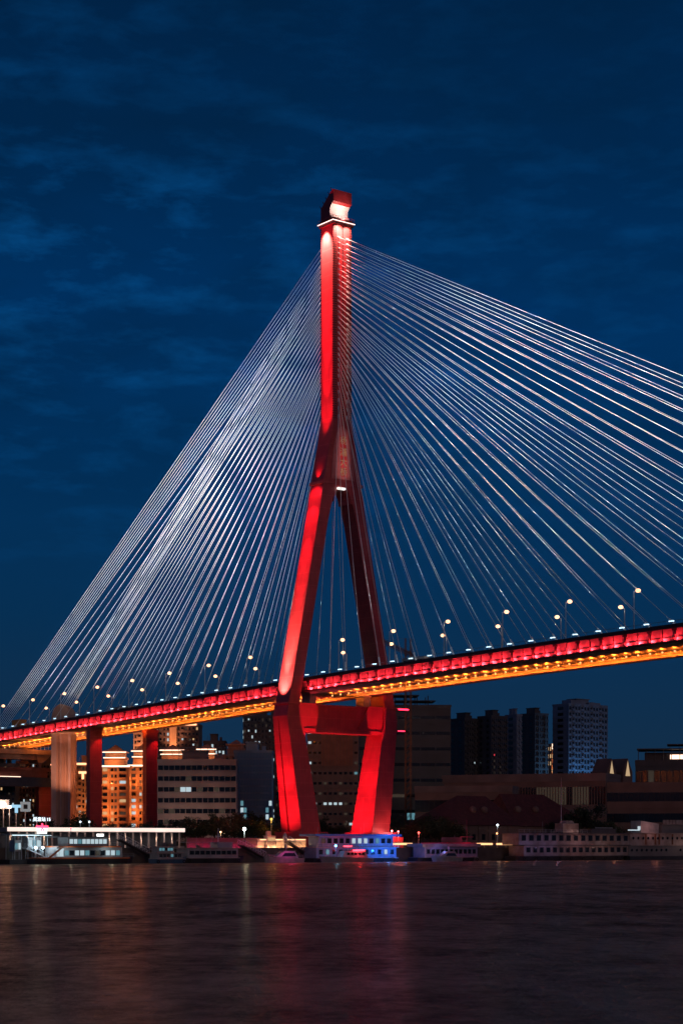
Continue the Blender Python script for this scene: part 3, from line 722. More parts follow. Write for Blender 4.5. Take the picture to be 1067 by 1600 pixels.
# golden pavilion-roofed blocks
def pagoda(label, u0, u1, vt, a, wm, strong=1.0, rows=13, cols=4, body_v=None, z0=GZ, hid=False):
    bv = body_v
    t0, t1 = LT(u0, a), LT(u1, a); W_ = t1-t0; H = ZV(bv, a, t0)-z0; Ht = ZV(vt, a, t0)-z0
    W_ = (u1-u0)*L2W(a, t0).y/F; r = thing('pavilion_roofed_block', label, 'building', a, t0, z0, R(-37.6), 'golden lit blocks with pavilion roofs')
    mb = MB(); mb.box(-12, 0, 0, W_, 0, H)
    fh = H/rows
    for k in (0, .26, .60, .97): mb.box(0, .7, k*W_, k*W_+.9, 0, H)
    for j in range(rows):
        mb.box(0, .9, W_*.05, W_*.30, j*fh, j*fh+.9); mb.box(0, .9, W_*.64, W_*.96, j*fh, j*fh+.9)
    mb.box(-12.6, 1.2, -.9, W_+.9, H, H+.8)
    mb.build('wall', wm, r)
    wme = {}
    for j in range(rows):
        for (c, w_) in ((.17, .16), (.43, .08), (.55, .08), (.80, .22)):
            k = random.choice('ddmwdmcmd' if not hid else 'ddm')
            if (k, w_) not in wme:
                m_ = MB(); m_.box(0, .12, -w_*W_/2, w_*W_/2, 0, fh*.5); wme[(k, w_)] = m_.mesh('window', WSETS[k])
            link('window', wme[(k, w_)], r, (0, c*W_, j*fh+fh*.35))
    # pavilion: lower storey, upper storey, hipped roof
    cW = W_*.5; hP = Ht-H
    mb = MB()
    mb.box(-11, -1, cW-W_*.36, cW+W_*.36, H+.8, H+hP*.42); mb.box(-11.6, -.4, cW-W_*.40, cW+W_*.40, H+hP*.38, H+hP*.45)
    mb.box(-10.5, -1.6, cW-W_*.33, cW+W_*.33, H+hP*.45, H+hP*.66)
    mb.build('pavilion', wm, r)
    mb = MB(); e0 = H+hP*.66; x0, x1 = -11.8, -.2; y0, y1 = cW-W_*.42, cW+W_*.42; xm = (x0+x1)/2
    mb.loft([[(x0, y0, e0), (x1, y0, e0), (x1, y1, e0), (x0, y1, e0)], [(x0, y0, e0+.5), (x1, y0, e0+.5), (x1, y1, e0+.5), (x0, y1, e0+.5)],
             [(x0*.6+xm*.4, y0*.6+cW*.4, e0+hP*.12), (x1*.6+xm*.4, y0*.6+cW*.4, e0+hP*.12), (x1*.6+xm*.4, y1*.6+cW*.4, e0+hP*.12), (x0*.6+xm*.4, y1*.6+cW*.4, e0+hP*.12)],
             [(xm-.3, cW-.3, Ht), (xm+.3, cW-.3, Ht), (xm+.3, cW+.3, Ht), (xm-.3, cW+.3, Ht)]])
    mb.build('roof', mat('roof tiles', (.32, .18, .13), .7, scale=.5), r)
    if strong > .2:
        mb = MB(); mb.box(-.2, .15, y0, y1, e0-.2, e0+.2); mb.box(-.4, -.1, cW-W_*.39, cW+W_*.39, H+hP*.40, H+hP*.40+.4)
        mb.box(1.2, 1.45, -.8, W_+.8, H+.1, H+.75); mb.build('eave_light', g_pstrip, r)
        lamp('POINT', 'roof_lamp', r, (3.5, cW, e0+.6), 900*strong, (1, .42, .20), rad=.3)
        lamp('POINT', 'pavilion_lamp', r, (3.0, cW, H+hP*.2), 900*strong, (1, .30, .10), rad=.3)
        lamp('POINT', 'facade_lamp', r, (5, W_*.35, H*.80), 1500*strong, (1, .27, .07), rad=.3)
        lamp('POINT', 'facade_lamp', r, (5, W_*.3, H*.45), 1500*strong, (1, .27, .07), rad=.3)
        lamp('POINT', 'facade_lamp', r, (5, W_*.3, H*.10), 1500*strong, (1, .27, .07), rad=.3)
    else:
        pass
    return r
pagoda('golden lit block with a pavilion roof between the two red piers, the left one', 157, 201, 1163, -168, m_gold_wall, 1.0, body_v=1199)
pagoda('golden lit block with a pavilion roof just left of the right red pier', 202, 244, 1161, -172, m_gold_wall, .95, body_v=1198)
pagoda('golden pavilion roof rising over the left end of the white office block', 246, 292, 1163, -178, m_gold_wall, .45, body_v=1190)
pagoda('golden pavilion roof over the middle of the white office block', 304, 341, 1161, -182, m_gold_wall, .45, body_v=1190)
pagoda('unlit dark pavilion roof over the right end of the white office block', 350, 387, 1155, -150, m_bbrown, .1, body_v=1182, hid=True)

# tall apartment towers behind
r, W_, H, dp = building('apartment_tower', 'slim apartment tower with a golden lit corner, seen over the pavilion roofs', 209, 234, 1137, -262, 10, m_bwarm, 21, 4, 'dddmdw', ww=.4, rot=-40)
mb = MB(); mb.box(.3, .6, 0, W_, H+.1, H+1.0); mb.build('eave_light', g_gstrip, r)
lamp('SPOT', 'facade_lamp', r, (11, W_*.6, H-18), 26000, (1, .38, .18), target=(0, W_*.6, H-4), ang=80, blend=.8)
r, W_, H, dp = building('apartment_tower', 'wide apartment tower with a golden lit centre bay above the white office block', 243, 311, 1134, -270, 14, m_bbrown, 22, 12, 'ddddmdwdcd', ww=.45, pil=.25, rot=-40)
mb = MB(); mb.box(.5, .8, W_*.05, W_*.95, H+.1, H+1.0); mb.build('eave_light', g_gstrip, r)
mb = MB(); mb.box(0, 1.6, W_*.34, W_*.50, 0, H+3.4); mb.build('centre_bay', m_gold_wall, r)
lamp('SPOT', 'facade_lamp', r, (10, W_*.42, H-16), 15000, (1, .40, .2), target=(1.6, W_*.42, H-2), ang=70, blend=.8)
building('apartment_block', 'low lit apartment block in the gap right of the wide golden tower', 318, 352, 1160, -285, 12, m_bbrown, 16, 6, 'dddmwcd', ww=.5, rot=-38)
building('apartment_tower', 'dark apartment tower with many small lit windows just left of the pylon leg', 380, 441, 1120, -250, 16, m_bdark2, 23, 11, 'ddddcmdcddd', ww=.36, rot=-34)
# office blocks
r, W_, H, dp = building('office_block', 'pale banded office block with ribbon windows behind the bank trees', 247, 369, 1190, -95, 15, m_bwhite, 8, 14, 'ddddddm',
         lit=lambda i, j: 'c' if (j == 5 and i in (4, 5)) else None, ww=.93, wh=.42, band=.25, pil=.12, bandm=m_bwhite, rot=-38)
lamp('SPOT', 'facade_lamp', r, (20, W_*.3, 5), 2600, (1, .58, .42), target=(0, W_*.4, H*.6), ang=110, blend=1); lamp('SPOT', 'facade_lamp', r, (20, W_*.8, 5), 1900, (1, .58, .42), target=(0, W_*.75, H*.6), ang=110, blend=1)  # added lamps standing in for street light spill on the office front
mb = MB()
for k in range(12):
    mb.tube((-.5, k*W_/11, H+.9), (-.5, k*W_/11, H+5.2), .09, n=4)
for z in (2.5, 5.2): mb.tube((-.5, 0, H+z), (-.5, W_, H+z), .10, n=4)
mb.build('roof_frame', m_rail, r)
building('office_block', 'blue glass office block next to the pale banded one', 366, 425, 1176, -108, 14, m_bblue, 14, 12, 'b',
         lit=lambda i, j: (random.choice('tbbbbc') if j in (5, 6, 4) else 'b'), ww=.9, wh=.72, band=.08, side_cols=3, rot=-38)
# blocks seen between the pylon legs
r, W_, H, dp = building('office_tower', 'brown building with a lit stair column seen between the lower pylon legs', 480, 560, 1118, -128, 14, m_bbrown, 13, 10, 'ddddddmd',
         lit=lambda i, j: ('c' if i == 0 and random.random() < .8 else ('c' if j in (1, 2, 4) and random.random() < .4 else ('t' if j == 7 and random.random() < .4 else None))), ww=.6, wh=.24, band=.3, rot=-38)
mb = MB()
for k in range(22): mb.box(.3, .55, W_*.28+k*W_*.028, W_*.28+k*W_*.028+.32, H*.62, H*.86)
mb.box(.28, .34, W_*.27, W_*.90, H*.61, H*.87, 1)
mb.build('slat_screen', [mat('rust slats', (.32, .12, .07), .7), m_bbrown], r)
r, W_, H, dp = building('office_tower', 'large dark slab building right of the pylon with a rooftop steel frame', 556, 704, 1104, -140, 22, m_bdark, 9, 6, 'dddddddd',
         lit=lambda i, j: 'm' if (j == 3 and i in (2,)) else None, ww=.94, wh=.2, band=.25, rhouse=False, rot=-34)
mb = MB()
for k in range(4):
    for x in (-4, -14): mb.tube((x, W_*(.40+k*.12), H+.9), (x, W_*(.40+k*.12), H+5.2), .28, n=4)
mb.box(-15, -3, W_*.36, W_*.66, H+5.0, H+5.5); mb.box(-15, -2, W_*.40, W_*.84, H+2.6, H+3.0)
for k in range(14): mb.tube((-2.2, W_*(.40+.03*k), H+3), (-2.2, W_*(.40+.03*k), H+1), .07, n=4)
mb.build('roof_frame', m_black, r)
o = link('sign_letters', text_mesh('SPI', 2.8, glow('sign letters', (.7, .92, 1), .7), 'sign_letters', .08), r, (1.2, W_*.66, H*.265))
mb = MB(); mb.box(.35, .5, W_*.52, W_*.62, 12.3, 15.2); mb.build('lit_panel', w_teal, r)
# dark towers to the right
building('apartment_tower', 'dark windowless-looking tower just right of the big slab building', 701, 750, 1124, -330, 14, m_bdark, 22, 7, 'ddddddddddd', ww=.35, lit=lambda i, j: 'c' if (i, j) == (4, 14) else 'd')
building('apartment_tower', 'dark tower with lit stair windows and a red light, between two plain towers', 746, 792, 1120, -318, 12, m_bdark2, 22, 8, 'dddd',
         lit=lambda i, j: ('r' if j == 15 and i == 1 else ('m' if i in (1, 4) and j < 15 and random.random() < .8 else 'd')), ww=.4)
building('apartment_tower', 'slate blue blank-walled slab tower in the middle of the right-hand cluster', 789, 815, 1118, -322, 10, m_bslate, 22, 3, 'dddd', ww=.18, side_cols=1)
building('apartment_tower', 'dark slab tower at the right end of the dark tower cluster', 811, 856, 1116, -345, 14, m_bdark2, 22, 6, 'ddddd', ww=.4)
r, W_, H, dp = building('apartment_tower', 'isolated slate blue apartment tower, its lower storeys lit blue, right side', 863, 948, 1101, -335, 14, m_bslate, 24, 13, 'ddddddddd', ww=.5, pil=.4, side_cols=1,
         lit=lambda i, j: 't' if (j < 7 and random.random() < .15) else None)
mb = MB(); mb.box(-10, -2, W_*.12, W_*.5, H+.9, H+3.4); mb.box(-9, -1, W_*.55, W_*.85, H+.9, H+2.2); mb.build('crown', m_bslate, r)
lamp('SPOT', 'facade_lamp', r, (20, W_*.3, 4), 260000, (.14, .50, 1), target=(0, W_*.3, 16), ang=110, blend=1)
r, W_, H, dp = building('apartment_tower', 'thin distant tower lit orange in the gap between two dark towers', 854, 864, 1164, -480, 5, m_bwarm, 14, 2, 'wmd', ww=.5, rhouse=False)
mb = MB(); mb.box(.2, .5, 0, W_, H-3, H+.9); mb.build('eave_light', g_pstrip, r)
lamp('SPOT', 'facade_lamp', r, (14, W_*.5, H-25), 20000, (1, .35, .12), target=(0, W_*.5, H-8), ang=80, blend=.8)

# long low buildings, right side
building('exhibition_hall', 'long low hall with a thin flat roof and a strip of dim lit windows', 690, 946, 1217, -120, 25, m_bbrown, 2, 60, 'dddddm',
         lit=lambda i, j: ('m' if (8 < i < 20 or 34 < i < 54) and j == 1 and random.random() < .6 else None), ww=.6, wh=.5, rhouse=False, parapet=1.6, side_cols=1, bandm=m_band, rot=-60)
building('warehouse', 'low brown warehouse with one dark ribbon window left of the red-roofed sheds', 648, 800, 1233, -88, 20, m_bbrown, 2, 20, 'ddd', ww=.98, wh=.4, rhouse=False, side_cols=1, bandm=m_band, rot=-50)
building('warehouse', 'long brown three-storey warehouse with blue lit bays at the right edge', 925, 1120, 1227, -62, 22, m_bbrown, 3, 24, 'dddd',
         lit=lambda i, j: ('t' if j == 0 and i in (8, 11, 14, 15, 17) else None), ww=.96, wh=.42, rhouse=False, side_cols=1, bandm=m_bbrown, parapet=1.2, rot=-50)
# modern terraced building, right edge
r, W_, H, dp = building('terraced_building', 'modern terraced building with flat canopies and warm lit storeys at the right edge', 992, 1110, 1192, -150, 24, m_bdark2, 3, 12, 'dddm',
         lit=lambda i, j: 'w' if (i > 5 and j == 1 and random.random() < .6) else None, ww=.85, wh=.5, rhouse=False, side_cols=1, rot=-48)
mb = MB(); mb.box(-22, -6, W_*.12, W_*.9, H+.9, H+5.4); mb.box(-24, 1, W_*.02, W_*.95, H+6.6, H+7.1); mb.box(-20, -2, W_*.42, W_*1.0, H+9, H+9.4)
for k in range(9):
    y = W_*(.04+.11*k); mb.tube((.5, y, H+.9), (.5, y, H+6.6), .18, n=6)
for k in range(5): mb.tube((-3, W_*(.46+.12*k), H+7.1), (-3, W_*(.46+.12*k), H+9), .15, n=6)
mb.build('roof_canopy', m_bdark2, r)
mb = MB(); mb.box(-5.9, -5.6, W_*.46, W_*.88, H+2, H+4.2); mb.build('lit_strip', g_pstrip, r)
# small gabled houses with lit gables
for i, (u, lb) in enumerate(((955, 'small house with a lit gable right of the slate blue tower, the left one'), (980, 'small house with a lit gable right of the slate blue tower, the right one'))):
    a = -122; t = LT(u, a); r = thing('gabled_house', lb, 'house', a, t, GZ, 0, 'small gabled houses')
    zb = ZV(1206, a, t)-GZ; zt_ = ZV(1185, a, t)-GZ; w2 = 3.2
    mb = MB(); mb.loft([[(-10, y, z) for y, z in ((-w2, 0), (w2, 0), (w2, zb), (0, zt_), (-w2, zb))], [(0, y, z) for y, z in ((-w2, 0), (w2, 0), (w2, zb), (0, zt_), (-w2, zb))]]); mb.build('wall', m_bbrown, r)
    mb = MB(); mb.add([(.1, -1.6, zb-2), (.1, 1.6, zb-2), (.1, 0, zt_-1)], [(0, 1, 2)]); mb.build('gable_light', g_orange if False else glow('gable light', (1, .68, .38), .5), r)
# red-roofed sheds
def shed(label, u0, u1, ur0, ur1, ve, vr, a, dep=24):
    t0, t1 = LT(u0, a), LT(u1, a); W_ = t1-t0; r = thing('tiled_shed', label, 'shed', a, t0, GZ, 0, 'red-roofed sheds on the bank')
    he = ZV(ve, a, t0)-GZ; hr = ZV(vr, a-dep/2, t0)-GZ
    k0 = (ur0-u0)/(u1-u0)*W_; k1 = (ur1-u0)/(u1-u0)*W_
    mb = MB(); mb.box(-dep, 0, 0, W_, 0, he)
    for k in range(int(W_/5)): mb.box(0, .35, k*5, k*5+.5, 0, he)
    mb.build('wall', m_bbrown, r)
    mb = MB()
    mb.add([(1, -1, he-.3), (-dep-1, -1, he-.3), (-dep-1, W_+1, he-.3), (1, W_+1, he-.3), (-dep/2, k0, hr), (-dep/2, k1, hr)], [(0, 3, 5, 4), (1, 4, 5, 2), (0, 4, 1), (3, 2, 5), (0, 1, 2, 3)])
    rf = mb.build('roof', mat('dark red tiles', (.12, .028, .024), .75, var=.2, scale=.8, bump=.4), r)
    mb = MB()
    for k in range(2):
        y = k0+(k1-k0)*(.15+.4*k); x = -dep*.22; z = he+(hr-he)*.5
        mb.sphere((x, y, z), 1.5, n=10, k=6)
    mb.build('dormer', m_bbrown, rf)
    wd = MB(); wd.box(0, .1, -.8, .8, 0, 2.2); wme = wd.mesh('window', w_dark)
    for k in range(int(W_/5)): link('window', wme, r, (0, k*5+2.7, he*.35))
    return r
shed('dark red hipped-roof shed behind the small pontoon', 700, 812, 745, 790, 1288, 1242, -28)
shed('dark red hipped-roof shed behind the two-deck houseboat', 806, 925, 812, 880, 1290, 1240, -34)
# tower crane behind
a = -112; t = LT(637.5, a); Yc = L2W(a, t).y
r = thing('tower_crane', 'brown lattice tower crane whose mast stands right of the pylon, jib behind the cables', 'crane', a, t, GZ, R(38))
zj = ZV(1023, a, t)-GZ; m_crane = mat('crane paint', (.30, .12, .05), .6)
mb = MB(); hw = 1.15
for x in (-hw, hw):
    for y in (-hw, hw): mb.tube((x, y, 0), (x, y, zj+7), .2, n=4)
z = 0
while z < zj:
    for x in (-hw, hw):
        mb.tube((x, -hw, z), (x, hw, z+2.4), .10, n=4)
        mb.tube((-hw, x, z), (hw, x, z+2.4), .10, n=4)
    z += 2.4
mb.build('mast', m_crane, r)
def truss(mb, y0, y1, z):
    mb.tube((-.8, y0, z), (-.8, y1, z), .13, n=4); mb.tube((.8, y0, z), (.8, y1, z), .13, n=4); mb.tube((0, y0, z+1.6), (0, y1, z+1.6), .13, n=4)
    n = int(abs(y1-y0)/3)
    for k in range(n):
        ya = y0+(y1-y0)*k/n; yb = y0+(y1-y0)*(k+.5)/n; yc = y0+(y1-y0)*(k+1)/n
        for x in (-.8, .8): mb.tube((x, ya, z), (0, yb, z+1.6), .07, n=4); mb.tube((0, yb, z+1.6), (x, yc, z), .07, n=4)
mb = MB(); truss(mb, 1, -62, zj); mb.build('jib', m_crane, r)
mb = MB(); truss(mb, -1, 14, zj); mb.build('counter_jib', m_crane, r)
mb = MB(); mb.box(-1, 1, 10, 14, zj-2.4, zj); mb.build('counterweight', m_conc, r)
mb = MB(); mb.tube((0, 0, zj+7), (0, -45, zj+1.6), .06, n=4); mb.tube((0, 0, zj+7), (0, 13, zj+1.6), .06, n=4); mb.build('tie_rod', m_crane, r)

# approach ramps at the left edge
r = thing('approach_viaduct', 'orange lit upper ramp viaduct under the bridge at the left edge', 'viaduct', -205, 0, 0)
t0 = -70
mb = MB(); y1 = LT(76, -205)+1
mb.box(-5, 5, y1-75, y1-2, 43.6, 45.6); mb.box(-3.5, 3.5, y1-75, y1-7, 41.4, 43.6); mb.hexa([(-4, y1-8, 40.2), (4, y1-8, 40.2), (4, y1-5.5, 40.2), (-4, y1-5.5, 40.2)], [(-4, y1-9, 44), (4, y1-9, 44), (4, y1, 45), (-4, y1, 45)])
mb.build('deck_girder', m_soffit, r)
mb = MB()
for k in range(40): mb.tube((4.9, y1-72+k*1.8, 45.6), (4.9, y1-72+k*1.8, 48), .09, n=4)
for z in (46.6, 48): mb.tube((4.9, y1-74, z), (4.9, y1-3, z), .1, n=4)
mb.build('railing', m_girder, r)
for k in range(3): lamp('POINT', 'ramp_lamp', r, (8, y1-10-k*22, 47.5), 1100, (1, .25, .05), rad=.3)
r = thing('approach_viaduct', 'lower blue-edged ramp viaduct crossing behind the leftmost pier', 'viaduct', -196, 0, 0)
y1 = LT(84, -196)
mb = MB(); mb.box(-5, 4.6, y1-80, y1-.5, 36.3, 37.5); mb.box(-4, 4, y1-80, y1-5, 33.6, 36.3, 0); mb.build('deck_girder', [mat('red brown girder', (.22, .08, .06), .8)], r)
mb = MB(); mb.box(4.6, 5.0, y1-80, y1, 29.6, 33.5); mb.box(-5, 4.6, y1-80, y1, 30, 32.0); mb.build('sound_screen', mat('dark blue panel', (.03, .06, .11), .5), r)
mb = MB(); mb.box(5.0, 5.12, y1-80, y1-50, 33.5, 33.85); mb.box(5.0, 5.12, y1-34, y1-18, 33.5, 33.75); mb.build('light_strip', g_pstrip, r)
mb = MB(); mb.box(-1.4, 1.4, y1-7.6, y1-1.6, 4, 30); mb.build('pier', m_red, r)
mb = MB(); mb.sphere((4, y1-3, 39), .5); mb.build('lamp_globe', g_sod, r)
mb = MB(); mb.tube((4, y1-3, 37.5), (4, y1-3, 38.7), .1); mb.build('lamp_post', m_pole, r)

# ------------------------------------------------------------------ trees on the bank
m_bark = mat('bark', (.07, .05, .035), .9, scale=2)
m_leafs = [mat('leaves %d' % k, c, .8, var=.3, scale=.6) for k, c in enumerate([(.05, .075, .03), (.10, .075, .025), (.035, .055, .03)])]
def tree_meshes(seed, h, rw, leaf):
    rnd = random.Random(seed); mb = MB()
    mb.tube((0, 0, -.3), (0, 0, h*.45), .28, .16, 7)
    tips = []
    for k in range(9):
        an = rnd.uniform(0, 6.28); z0 = h*rnd.uniform(.25, .48); L = rw*rnd.uniform(.5, .95)
        p1 = Vector((math.cos(an)*L, math.sin(an)*L, z0+h*rnd.uniform(.1, .4))); mb.tube((0, 0, z0), p1, .12, .04, 5); tips.append(p1)
    mb.tube((0, 0, h*.42), (rnd.uniform(-.4, .4), rnd.uniform(-.4, .4), h*.85), .16, .04, 6)
    tr = mb.mesh('trunk', m_bark); cb = MB()
    clumps = [(t_, rnd.uniform(.3, .5)*rw) for t_ in tips]
    for k in range(13):
        an = rnd.uniform(0, 6.28); rr = rw*math.sqrt(rnd.random())*.75; z = h*rnd.uniform(.38, .92); rr *= (1.15-abs(z/h-.6)*1.3)
        clumps.append((Vector((math.cos(an)*rr, math.sin(an)*rr, z)), rnd.uniform(.25, .45)*rw))
    for c, cr_ in clumps:
        for q in range(75):
            d = Vector((rnd.gauss(0, 1), rnd.gauss(0, 1), rnd.gauss(0, .75))); d = d.normalized()*cr_*rnd.random()**.4
            p = c+d; s_ = rnd.uniform(.14, .34)
            u = Vector((rnd.gauss(0, 1), rnd.gauss(0, 1), rnd.gauss(0, 1))).normalized(); w = u.orthogonal().normalized()
            cb.add([p-u*s_, p+w*s_*.7, p+u*s_, p-w*s_*.7], [(0, 1, 2, 3)])
    me = bpy.data.meshes.new('crown'); me.from_pydata(cb.v, [], cb.f); me.materials.append(leaf)
    return tr, me
TREES = [tree_meshes(11, 9.5, 4.2, m_leafs[0]), tree_meshes(12, 8.0, 4.8, m_leafs[1]), tree_meshes(13, 11.5, 3.6, m_leafs[2]), tree_meshes(14, 8.8, 5.2, m_leafs[0])]
def tree(u, a, kind, sc, label):
    t = LT(u, a); r = thing('tree', label, 'tree', a, t, GZ, random.uniform(0, 6), 'trees along the river bank'); r.scale = (sc, sc, sc)
    link('trunk', TREES[kind][0], r); link('crown', TREES[kind][1], r)
kn = ['round dark green tree', 'broad olive brown tree', 'tall dark tree', 'wide dark green tree']
tl = [(8, -20, 0, 1.0), (30, -30, 3, 1.0), (52, -16, 1, .9), (66, -40, 0, 1.1), (98, -44, 2, .8), (112, -20, 3, .85), (125, -30, 0, 1.25), (140, -14, 1, .8), (160, -30, 3, .95), (176, -18, 0, .9), (196, -34, 1, 1.0), (214, -18, 3, .85), (236, -26, 0, 1.0), (256, -18, 2, .8),
      (272, -30, 3, 1.15), (290, -20, 0, 1.1), (304, -38, 1, 1.3), (318, -22, 3, 1.15), (336, -30, 0, 1.3), (352, -16, 1, 1.25), (366, -34, 1, 1.5), (380, -20, 3, 1.15), (396, -34, 0, 1.35), (410, -18, 1, 1.1), (426, -34, 3, 1.2),
      (505, -40, 0, 1.2), (520, -50, 3, 1.0), (535, -40, 1, 1.0), (612, -18, 3, 1.0), (628, -30, 0, 1.25), (642, -16, 1, 1.1), (656, -26, 3, 1.35), (672, -14, 0, 1.3), (688, -20, 1, 1.4), (702, -10, 3, 1.0), (716, -6, 0, .9), (868, -30, 2, 1.0), (900, -22, 2, 1.55), (922, -18, 2, 1.7), (938, -14, 3, 1.35), (952, -10, 0, 1.1), (972, -14, 3, .9)]
WH = [(0, 'at the far left edge of the bank'), (60, 'below the ramp viaduct at left'), (95, 'at the foot of the beige round-topped tower'), (120, 'between the beige tower and the left red pier'), (155, 'below the golden pavilion blocks'), (225, 'beside the foot of the right red pier'), (250, 'in front of the pale banded office block'), (370, 'in front of the blue glass block'), (490, 'seen between the pylon legs'), (600, 'right of the pylon foot'), (690, 'beside the left red-roofed shed'), (860, 'behind the two-deck houseboat')]
seen = {}
for u, a, k, sc in tl:
    w = [x for x in WH if x[0] <= u][-1][1]
    key = (kn[k], w); seen[key] = seen.get(key, 0)+1
cnt = {}
for u, a, k, sc in tl:
    w = [x for x in WH if x[0] <= u][-1][1]; key = (kn[k], w); cnt[key] = cnt.get(key, 0)+1
    lb = kn[k]+' '+w
    if seen[key] > 1: lb += ', '+(['leftmost', 'second', 'third', 'fourth'][cnt[key]-1])+' one'
    tree(u, a, k, sc, lb)

# ------------------------------------------------------------------ waterfront
m_wpaint = mat('white boat paint', (.36, .35, .36), .45, var=.15, scale=.5)
m_wrust = mat('weathered white paint', (.34, .29, .28), .6, var=.3, scale=.35, col2=(.20, .14, .12))
m_hull = mat('dark hull paint', (.03, .032, .04), .5)
m_hullb = mat('blue hull paint', (.05, .12, .22), .5)
m_otrim = mat('orange trim paint', (.55, .12, .03), .5)
m_roofd = mat('grey deck paint', (.12, .11, .12), .7)
def hull(mb, L, Wd, H, bow=.14, stern=.06, z0=-.6, rake=.8, mi=0):
    rg = []
    for k in range(13):
        f = k/12; w = 1.0
        if f < stern: w = .75+.25*(f/stern)
        if f > 1-bow: w = max(.06, (1-f)/bow)**.6
        sh = H+(.7*max(0, (f-.8)/.2)**2)
        y = f*L; ro = rake*(f > .95)
        rg.append([(-Wd/2*w, y+ro, sh), (-Wd/2*w*.8, y, z0), (Wd/2*w*.8, y, z0), (Wd/2*w, y+ro, sh)])
    mb.loft(rg, mi)
def rail(mb, L0, L1, x, z, h=1.0, st=1.8, r=.04):
    n = max(1, int((L1-L0)/st))
    for k in range(n+1): mb.tube((x, L0+(L1-L0)*k/n, z), (x, L0+(L1-L0)*k/n, z+h), r, n=4)
    for q in (.5, 1): mb.tube((x, L0, z+h*q), (x, L1, z+h*q), r, n=4)
def windows(r, x, ys, z, w, h, kinds, name='window', side='f'):
    me = {}
    for i, y in enumerate(ys):
        k = kinds[i % len(kinds)]
        if k not in me:
            m_ = MB(); m_.box(0, .06, -w/2, w/2, 0, h); m_.box(0, .09, -w/2-.08, -w/2, -.06, h+.06, 1); m_.box(0, .09, w/2, w/2+.08, -.06, h+.06, 1); me[k] = m_.mesh(name, [WSETS[k], m_roofd])
        link(name, me[k], r, (x, y, z))
def lin(a, b, n): return [a+(b-a)*(i+.5)/n for i in range(n)]

# ferry
def LTs(u0, u1, a): return LT(u0, a), LT(u1, a)
a = 34; t0, t1 = LTs(48, 203, a); L = t1-t0
r = thing('ferry', 'two-deck ferry with orange trim and bright lit cabins at the left pontoon', 'ferry', a, t0, 0)
mb = MB(); hull(mb, L, 8, 1.5, bow=.1, stern=.12); mb.build('hull', m_hull, r)
mb = MB(); mb.box(-4.1, 4.1, L*.03, L*.93, 1.5, 1.9); mb.box(-4.3, 4.4, L*.2, L*.83, 4.75, 5.15); mb.hexa([(4.3, L*.10, 1.9), (4.35, L*.10, 1.9), (4.35, L*.13, 1.9), (4.3, L*.13, 1.9)], [(4.3, L*.22, 4.7), (4.35, L*.22, 4.7), (4.35, L*.25, 4.7), (4.3, L*.25, 4.7)]); mb.build('orange_trim', m_otrim, r)
mb = MB()
cab = [(-3.4, 3.4, L*.20, L*.86, 1.9, 4.75)]
mb.box(*cab[0]); mb.build('main_cabin', m_wpaint, r)
mb = MB(); mb.box(-3.0, 3.0, L*.32, L*.72, 5.15, 7.6); mb.build('upper_cabin', m_wpaint, r)
mb = MB(); mb.box(-3.6, 3.8, L*.22, L*.74, 7.6, 7.85); mb.box(-3.2, 3.2, L*.12, L*.5, 8.2, 8.35)
for y in (.14, .3, .48): mb.tube((2.8, L*y, 7.8), (2.8, L*y, 8.2), .06, n=4)
mb.build('roof', m_roofd, r)
windows(r, 3.4, lin(L*.22, L*.84, 12), 2.5, L*.042, 1.4, 'ctdcctdmdcct')
windows(r, 3.0, lin(L*.33, L*.71, 9), 5.8, L*.036, 1.3, 'cctcccccc')
mb = MB(); mb.box(3.41, 3.45, L*.20, L*.27, 2.2, 4.4); mb.build('lit_doorway', w_cool, r)
mb = MB(); rail(mb, L*.05, L*.2, 3.9, 1.9); rail(mb, L*.86, L*.98, 3.5, 1.9); rail(mb, L*.74, L*.84, 3.6, 5.15); mb.build('railing', m_rail, r)
mb = MB(); mb.tube((0, L*.40, 8.3), (0, L*.40, 10.0), .08); mb.sphere((0, L*.40, 10.1), .22, 1); mb.build('mast', [m_pole, g_redl], r)
mb = MB(); mb.box(3.3, 3.4, L*.60, L*.67, 7.95, 8.6); mb.build('light_box', g_white, r)
lamp('POINT', 'cabin_lamp', r, (6, L*.3, 4.2), 120, (.7, .95, 1), rad=.3); lamp('POINT', 'cabin_lamp', r, (6, L*.7, 4.2), 120, (.7, .95, 1), rad=.3)

# left landing pontoon, with canopy, ramp and lamps
a = 29; t0, t1 = LTs(8, 80, a); L = t1-t0
r = thing('landing_pontoon', 'landing pontoon with a lit glass canopy at the left edge', 'pontoon', a, t0, 0)
mb = MB(); mb.box(-3, 3, 0, L, -.6, 1.3); mb.build('hull', m_hull, r)
mb = MB(); mb.box(-3, 3, L*.05, L*.9, 8.3, 8.6)
for y in lin(L*.05, L*.9, 6): mb.tube((2.6, y, 1.3), (2.6, y, 8.3), .14); mb.tube((-2.6, y, 1.3), (-2.6, y, 8.3), .14)
mb.build('canopy', m_rail, r)
mb = MB(); mb.box(2.9, 3.1, L*.05, L*.9, 8.1, 8.3); mb.build('canopy_light', glow('cool strip', (.75, .95, 1), 1.6), r)
mb = MB(); mb.box(-1.5, 1.5, L*.45, L*.72, 4.2, 7.6); mb.box(-1.5, 1.5, L*.15, L*.3, 3.6, 6.8); mb.build('ticket_cabin', m_wpaint, r)
windows(r, 1.5, lin(L*.16, L*.29, 2), 4.2, 1.2, 1.8, 'tc'); windows(r, 1.5, lin(L*.46, L*.71, 3), 5.0, 1.3, 1.8, 'ctc')
